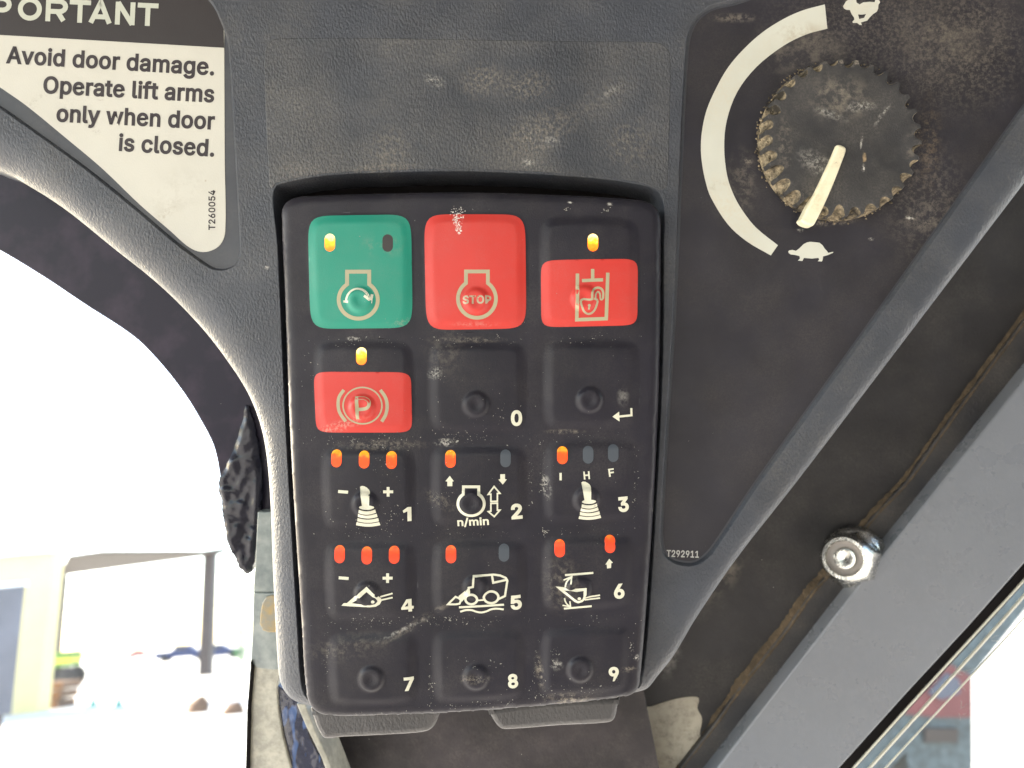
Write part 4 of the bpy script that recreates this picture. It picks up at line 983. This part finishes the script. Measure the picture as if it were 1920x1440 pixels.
# cream building
P0 = onground(52, 1338); y0 = P0.y
tl = atdist(100, 1035, y0)
bw = wthing('cream_building', 'washed out cream building at the left edge of the yard', 'building', (P0.x-4, y0, 0))
hgt = tl.z
b = MB(); wbox(b, (-4, 0, 0), (tl.x-P0.x+4, .6, hgt)); b.build('wall', G['creamwall'], bw, smooth=False, world=True)
b = MB(); wbox(b, (-4.1, -.15, hgt), (tl.x-P0.x+4.05, .65, hgt+.12)); b.build('roof_edge', G['whitetrim'], bw, smooth=False, world=True)
# board in front of it
P1 = onground(45, 1365); yb = P1.y; a0 = atdist(42, 1338, yb); a1 = atdist(45, 1098, yb)
bd = wthing('notice_board', 'blue grey notice board on legs in front of the cream building', 'board', (P1.x-1.2, yb, 0))
b = MB(); wbox(b, (-1.2, 0, a0.z), (a1.x-P1.x+1.2, .06, a1.z)); b.build('board_face', G['board'], bd, smooth=False, world=True)
b = MB(); wbox(b, (-1.25, -.02, a1.z), (a1.x-P1.x+1.25, .08, a1.z+.1)); b.build('top_trim', G['whitetrim'], bd, smooth=False, world=True)
for xx in (-.9, a1.x-P1.x+.9):
    b = MB(); wbox(b, (xx-.05, .06, 0), (xx+.05, .14, a0.z+.3)); b.build('leg', G['canopysteel'], bd, smooth=False, world=True)
# canopy
Pr = onground(386, 1266); yr = Pr.y; topr = atdist(386, 1040, yr)
yl = yr*.62; Pl = atdist(113, 1086, yl)
can = wthing('canopy', 'open brown steel canopy on tall posts across the yard', 'canopy', (Pr.x, yr, 0))
H = topr.z
def postbox(x, y, s=.22, h=H):
    b = MB(); wbox(b, (x-Pr.x-s, y-yr-s, 0), (x-Pr.x+s, y-yr+s, h)); b.build('post', G['canopysteel'], can, smooth=False, world=True)
postbox(Pr.x, yr, .27)
# left post nearer to the camera so that the roof edge runs towards us
ys = 1; best = None
for yy in np.linspace(5, yr*2.2, 900):
    q = atdist(113, 1080, yy)
    if best is None or abs(q.z-H) < best[0]: best = (abs(q.z-H), yy, q)
yl = best[1]; ql = best[2]
postbox(ql.x, yl, .3)
dx, dy = Pr.x-ql.x, yr-yl
def atheight(px, py, z):
    r = ray(px, py); return CAM+r*((z-CAMZ)/r.z)
e0 = Vector((ql.x-Pr.x-.3*dx/30, yl-yr, H)); e1 = Vector((.4, .3, H))
def prism(b, p, q, off, h):
    V = [p, q, q+off, p+off]; V = V+[v+Vector((0, 0, h)) for v in V]
    b.add(V, [(3, 2, 1, 0), (4, 5, 6, 7), (0, 1, 5, 4), (1, 2, 6, 5), (2, 3, 7, 6), (3, 0, 4, 7)])
rp = [e0, e1]+[atheight(x, y, H)-Vector((Pr.x, yr, 0)) for x, y in ((398, 1037), (345, 1036), (190, 1037), (128, 1046))]
V = rp+[v+Vector((0, 0, .12)) for v in rp]; n = len(rp)
mesh('roof', V, [tuple(range(n)), tuple(range(n, 2*n))[::-1]]+[(i, (i+1) % n, n+(i+1) % n, n+i) for i in range(n)], G['canopyroof'], can, smooth=False, world=True)
b = MB(); prism(b, e0+Vector((.1, -.1, -.02)), e1+Vector((.1, -.1, -.02)), Vector((.25, -.15, 0)), .32); b.build('edge_beam', G['canopysteel'], can, smooth=False, world=True)
# cars
def car(name, label, px, py, L, mat, pickup=False, rz=0.0):
    P = onground(px, py); r = wthing(name, label, 'pickup truck' if pickup else 'car', tuple(P), None, rz)
    if pickup: prof = [(-.5, .35), (.5, .35), (.5, .85), (.42, .95), (.2, 1.0), (.1, 1.55), (-.12, 1.6), (-.2, 1.05), (-.5, 1.02)]
    else: prof = [(-.5, .3), (.5, .3), (.5, .7), (.38, .85), (.22, .92), (.08, 1.35), (-.22, 1.4), (-.4, .98), (-.5, .9)]
    W = .9; n = len(prof); V = [(x*L, -W, z) for x, z in prof]+[(x*L, W, z) for x, z in prof]
    Fs = [tuple(range(n))[::-1], tuple(range(n, 2*n))]+[(i, (i+1) % n, n+(i+1) % n, n+i) for i in range(n)]
    mesh('body', V, Fs, mat, r, smooth=False, world=True)
    zz = (1.08, 1.5) if pickup else (.98, 1.32)
    b = MB(); wbox(b, (-.12*L if pickup else -.24*L, -W-.02, zz[0]), (.08*L, W+.02, zz[1])); b.build('side_windows', G['cardark'], r, smooth=False, world=True)
    for wx in (-.32*L, .33*L):
        for wy in (-W, W):
            b = MB(); b.lathe([(0, -.12), (.36, -.12), (.38, -.08), (.38, .08), (.36, .12), (0, .12)], 16, Matrix.Rotation(math.pi/2, 3, 'X'), (wx, wy, .38)); b.build('wheel', G['tyre'], r, world=True)
    return r
car('pickup_truck', 'dark blue pickup truck parked beyond the canopy posts', 345, 1238, 5.6, G['bluecar'], True, .15)
car('parked_car', 'small red car parked left of the blue pickup', 262, 1233, 4.2, G['redcar'], False, .5)
car('parked_car', 'red car farthest left in the yard seen through the canopy', 158, 1232, 4.2, G['redcar'], False, -.3)
car('parked_car', 'dark blue car just right of the canopy post', 410, 1236, 4.4, G['bluecar'], False, .2)
# shrub
def shrub(px, py, hpx, wpx, label):
    P = onground(px, py); sc_ = (P-CAM).length/F; hh = hpx*sc_; ww = wpx*sc_; rg = random.Random(int(px)); V = []; Fs = []
    for _ in range(900):
        a = rg.uniform(0, 6.28); z = rg.random(); rr = ww/2*math.sqrt(rg.random())*math.sqrt(max(.05, 1-(2*z-1)**2)); c = Vector((rr*math.cos(a), rr*math.sin(a), hh*(.1+.9*z)))
        s0 = len(V); q = ww*.05; d1 = Vector((rg.gauss(0, 1), rg.gauss(0, 1), rg.gauss(0, 1))).normalized()*q; d2 = d1.orthogonal().normalized()*q*.6
        V += [c-d1, c+d2, c+d1, c-d2]; Fs.append((s0, s0+1, s0+2, s0+3))
    r = wthing('shrub', label, 'shrub', tuple(P)); mesh('foliage', V, Fs, G['leaf'], r, smooth=False, world=True)
    b = MB(); b.tube([(0, 0, 0), (0, 0, hh*.6)], ww*.03, 6); b.build('stem', G['wood'], r, world=True)
shrub(452, 1250, 95, 34, 'bright green shrub right of the canopy beside the panel edge')
# green and yellow cart, crates, teal cones, timber
P = onground(115, 1290); cart = wthing('utility_cart', 'green and yellow cart standing below the left canopy post', 'cart', tuple(P)); q = (P-CAM).length/F
b = MB(); wbox(b, (-18*q, -.5, 30*q), (18*q, .5, 52*q)); b.build('bed', G['greenpaint'], cart, smooth=False, world=True)
b = MB(); wbox(b, (-19*q, -.52, 36*q), (19*q, .52, 42*q)); b.build('stripe', G['yellowpaint'], cart, smooth=False, world=True)
for sx in (-14, 14):
    for sy in (-.4, .4):
        b = MB(); b.lathe([(0, -.06), (15*q, -.06), (15*q, .06), (0, .06)], 14, Matrix.Rotation(math.pi/2, 3, 'X'), (sx*q, sy, 15*q)); b.build('wheel', G['tyre'], cart, world=True)
P = onground(86, 1330); q = (P-CAM).length/F; cr = wthing('crate_stack', 'brown timber crates on the ground beside the cream building', 'crates', tuple(P))
for i in range(3):
    b = MB(); wbox(b, (-16*q, 0, i*13*q), (16*q+i*3*q, 1, i*13*q+11*q)); b.build('crate', G['wood'], cr, smooth=False, world=True)
for px_, lab in ((173, 'teal cone in the yard, the left one'), (222, 'teal cone in the yard, the right one')):
    P = onground(px_, 1326); q = (P-CAM).length/F; cn = wthing('traffic_cone', lab, 'cone', tuple(P), 'teal cones in the yard')
    b = MB(); b.lathe([(6*q, 0), (5*q, 2*q), (1.2*q, 15*q), (0, 15.5*q)], 14, Matrix.Identity(3), (0, 0, 2*q)); b.build('cone_body', G['tealpaint'], cn, world=True)
    b = MB(); wbox(b, (-8*q, -8*q, 0), (8*q, 8*q, 2*q)); b.build('base', G['tealpaint'], cn, smooth=False, world=True)
for px_, py_, lab, nn in ((370, 1336, 'brown dirt heap in the yard, left of the two', 1), (436, 1339, 'low brown dirt heap nearest the door post', 2)):
    P = onground(px_, py_); q = (P-CAM).length/F; rg = random.Random(nn); V = []; Fs = []; n = 18
    for j in range(6):
        for i in range(n):
            a = 2*math.pi*i/n; f = math.cos(j/5*math.pi/2); V.append((math.cos(a)*17*q*f*rg.uniform(.8, 1.2)+q*8*(1-f), math.sin(a)*12*q*f, (25-6*(nn-1))*q*math.sin(j/5*math.pi/2)*(rg.uniform(.85, 1.1) if j < 4 else 1)))
    for j in range(5):
        for i in range(n): Fs.append((j*n+i, j*n+(i+1) % n, (j+1)*n+(i+1) % n, (j+1)*n+i))
    o = mesh('dirt_heap', V, Fs, G['wood'], smooth=True); o.location = P; tag(o, lab, 'dirt heap', 'dirt heaps in the yard')
# red and grey slabs painted in for the reflections in the right window
P = atdist(1760, 1360, 1.6)
mc = wthing('neighbouring_machine', 'red and grey machine body seen through the lower right window', 'machine', (P.x, P.y, 0))
def mslab(name, pts, mat, y, th=.25):
    A = [atdist(x, yy, y) for x, yy in pts]; n = len(A); V = [(a.x-P.x, y-P.y, a.z) for a in A]+[(a.x-P.x, y-P.y+th, a.z) for a in A]
    Fs = [tuple(range(n))[::-1], tuple(range(n, 2*n))]+[(i, (i+1) % n, n+(i+1) % n, n+i) for i in range(n)]
    mesh(name, V, Fs, mat, mc, smooth=False, world=True)
mslab('body', [(1560, 1180), (1700, 1010), (1990, 1010), (1990, 1060), (1905, 1165), (1822, 1268), (1824, 1600), (1730, 1600), (1700, 1410), (1670, 1440), (1640, 1600), (1400, 1600), (1400, 1300)], G['machinegrey'], 1.6)  # grey slab standing in for the window reflection
mslab('red_panel', [(1690, 1310), (1780, 1245), (1821, 1268), (1822, 1345), (1760, 1345), (1690, 1338)], G['machinered'], 1.595, .004)
mslab('grey_patch', [(1740, 1300), (1775, 1262), (1800, 1275), (1800, 1300), (1765, 1312)], G['board'], 1.59, .004)
mslab('small_label', [(1735, 1366), (1797, 1366), (1797, 1392), (1735, 1392)], G['canopyroof'], 1.59, .004)
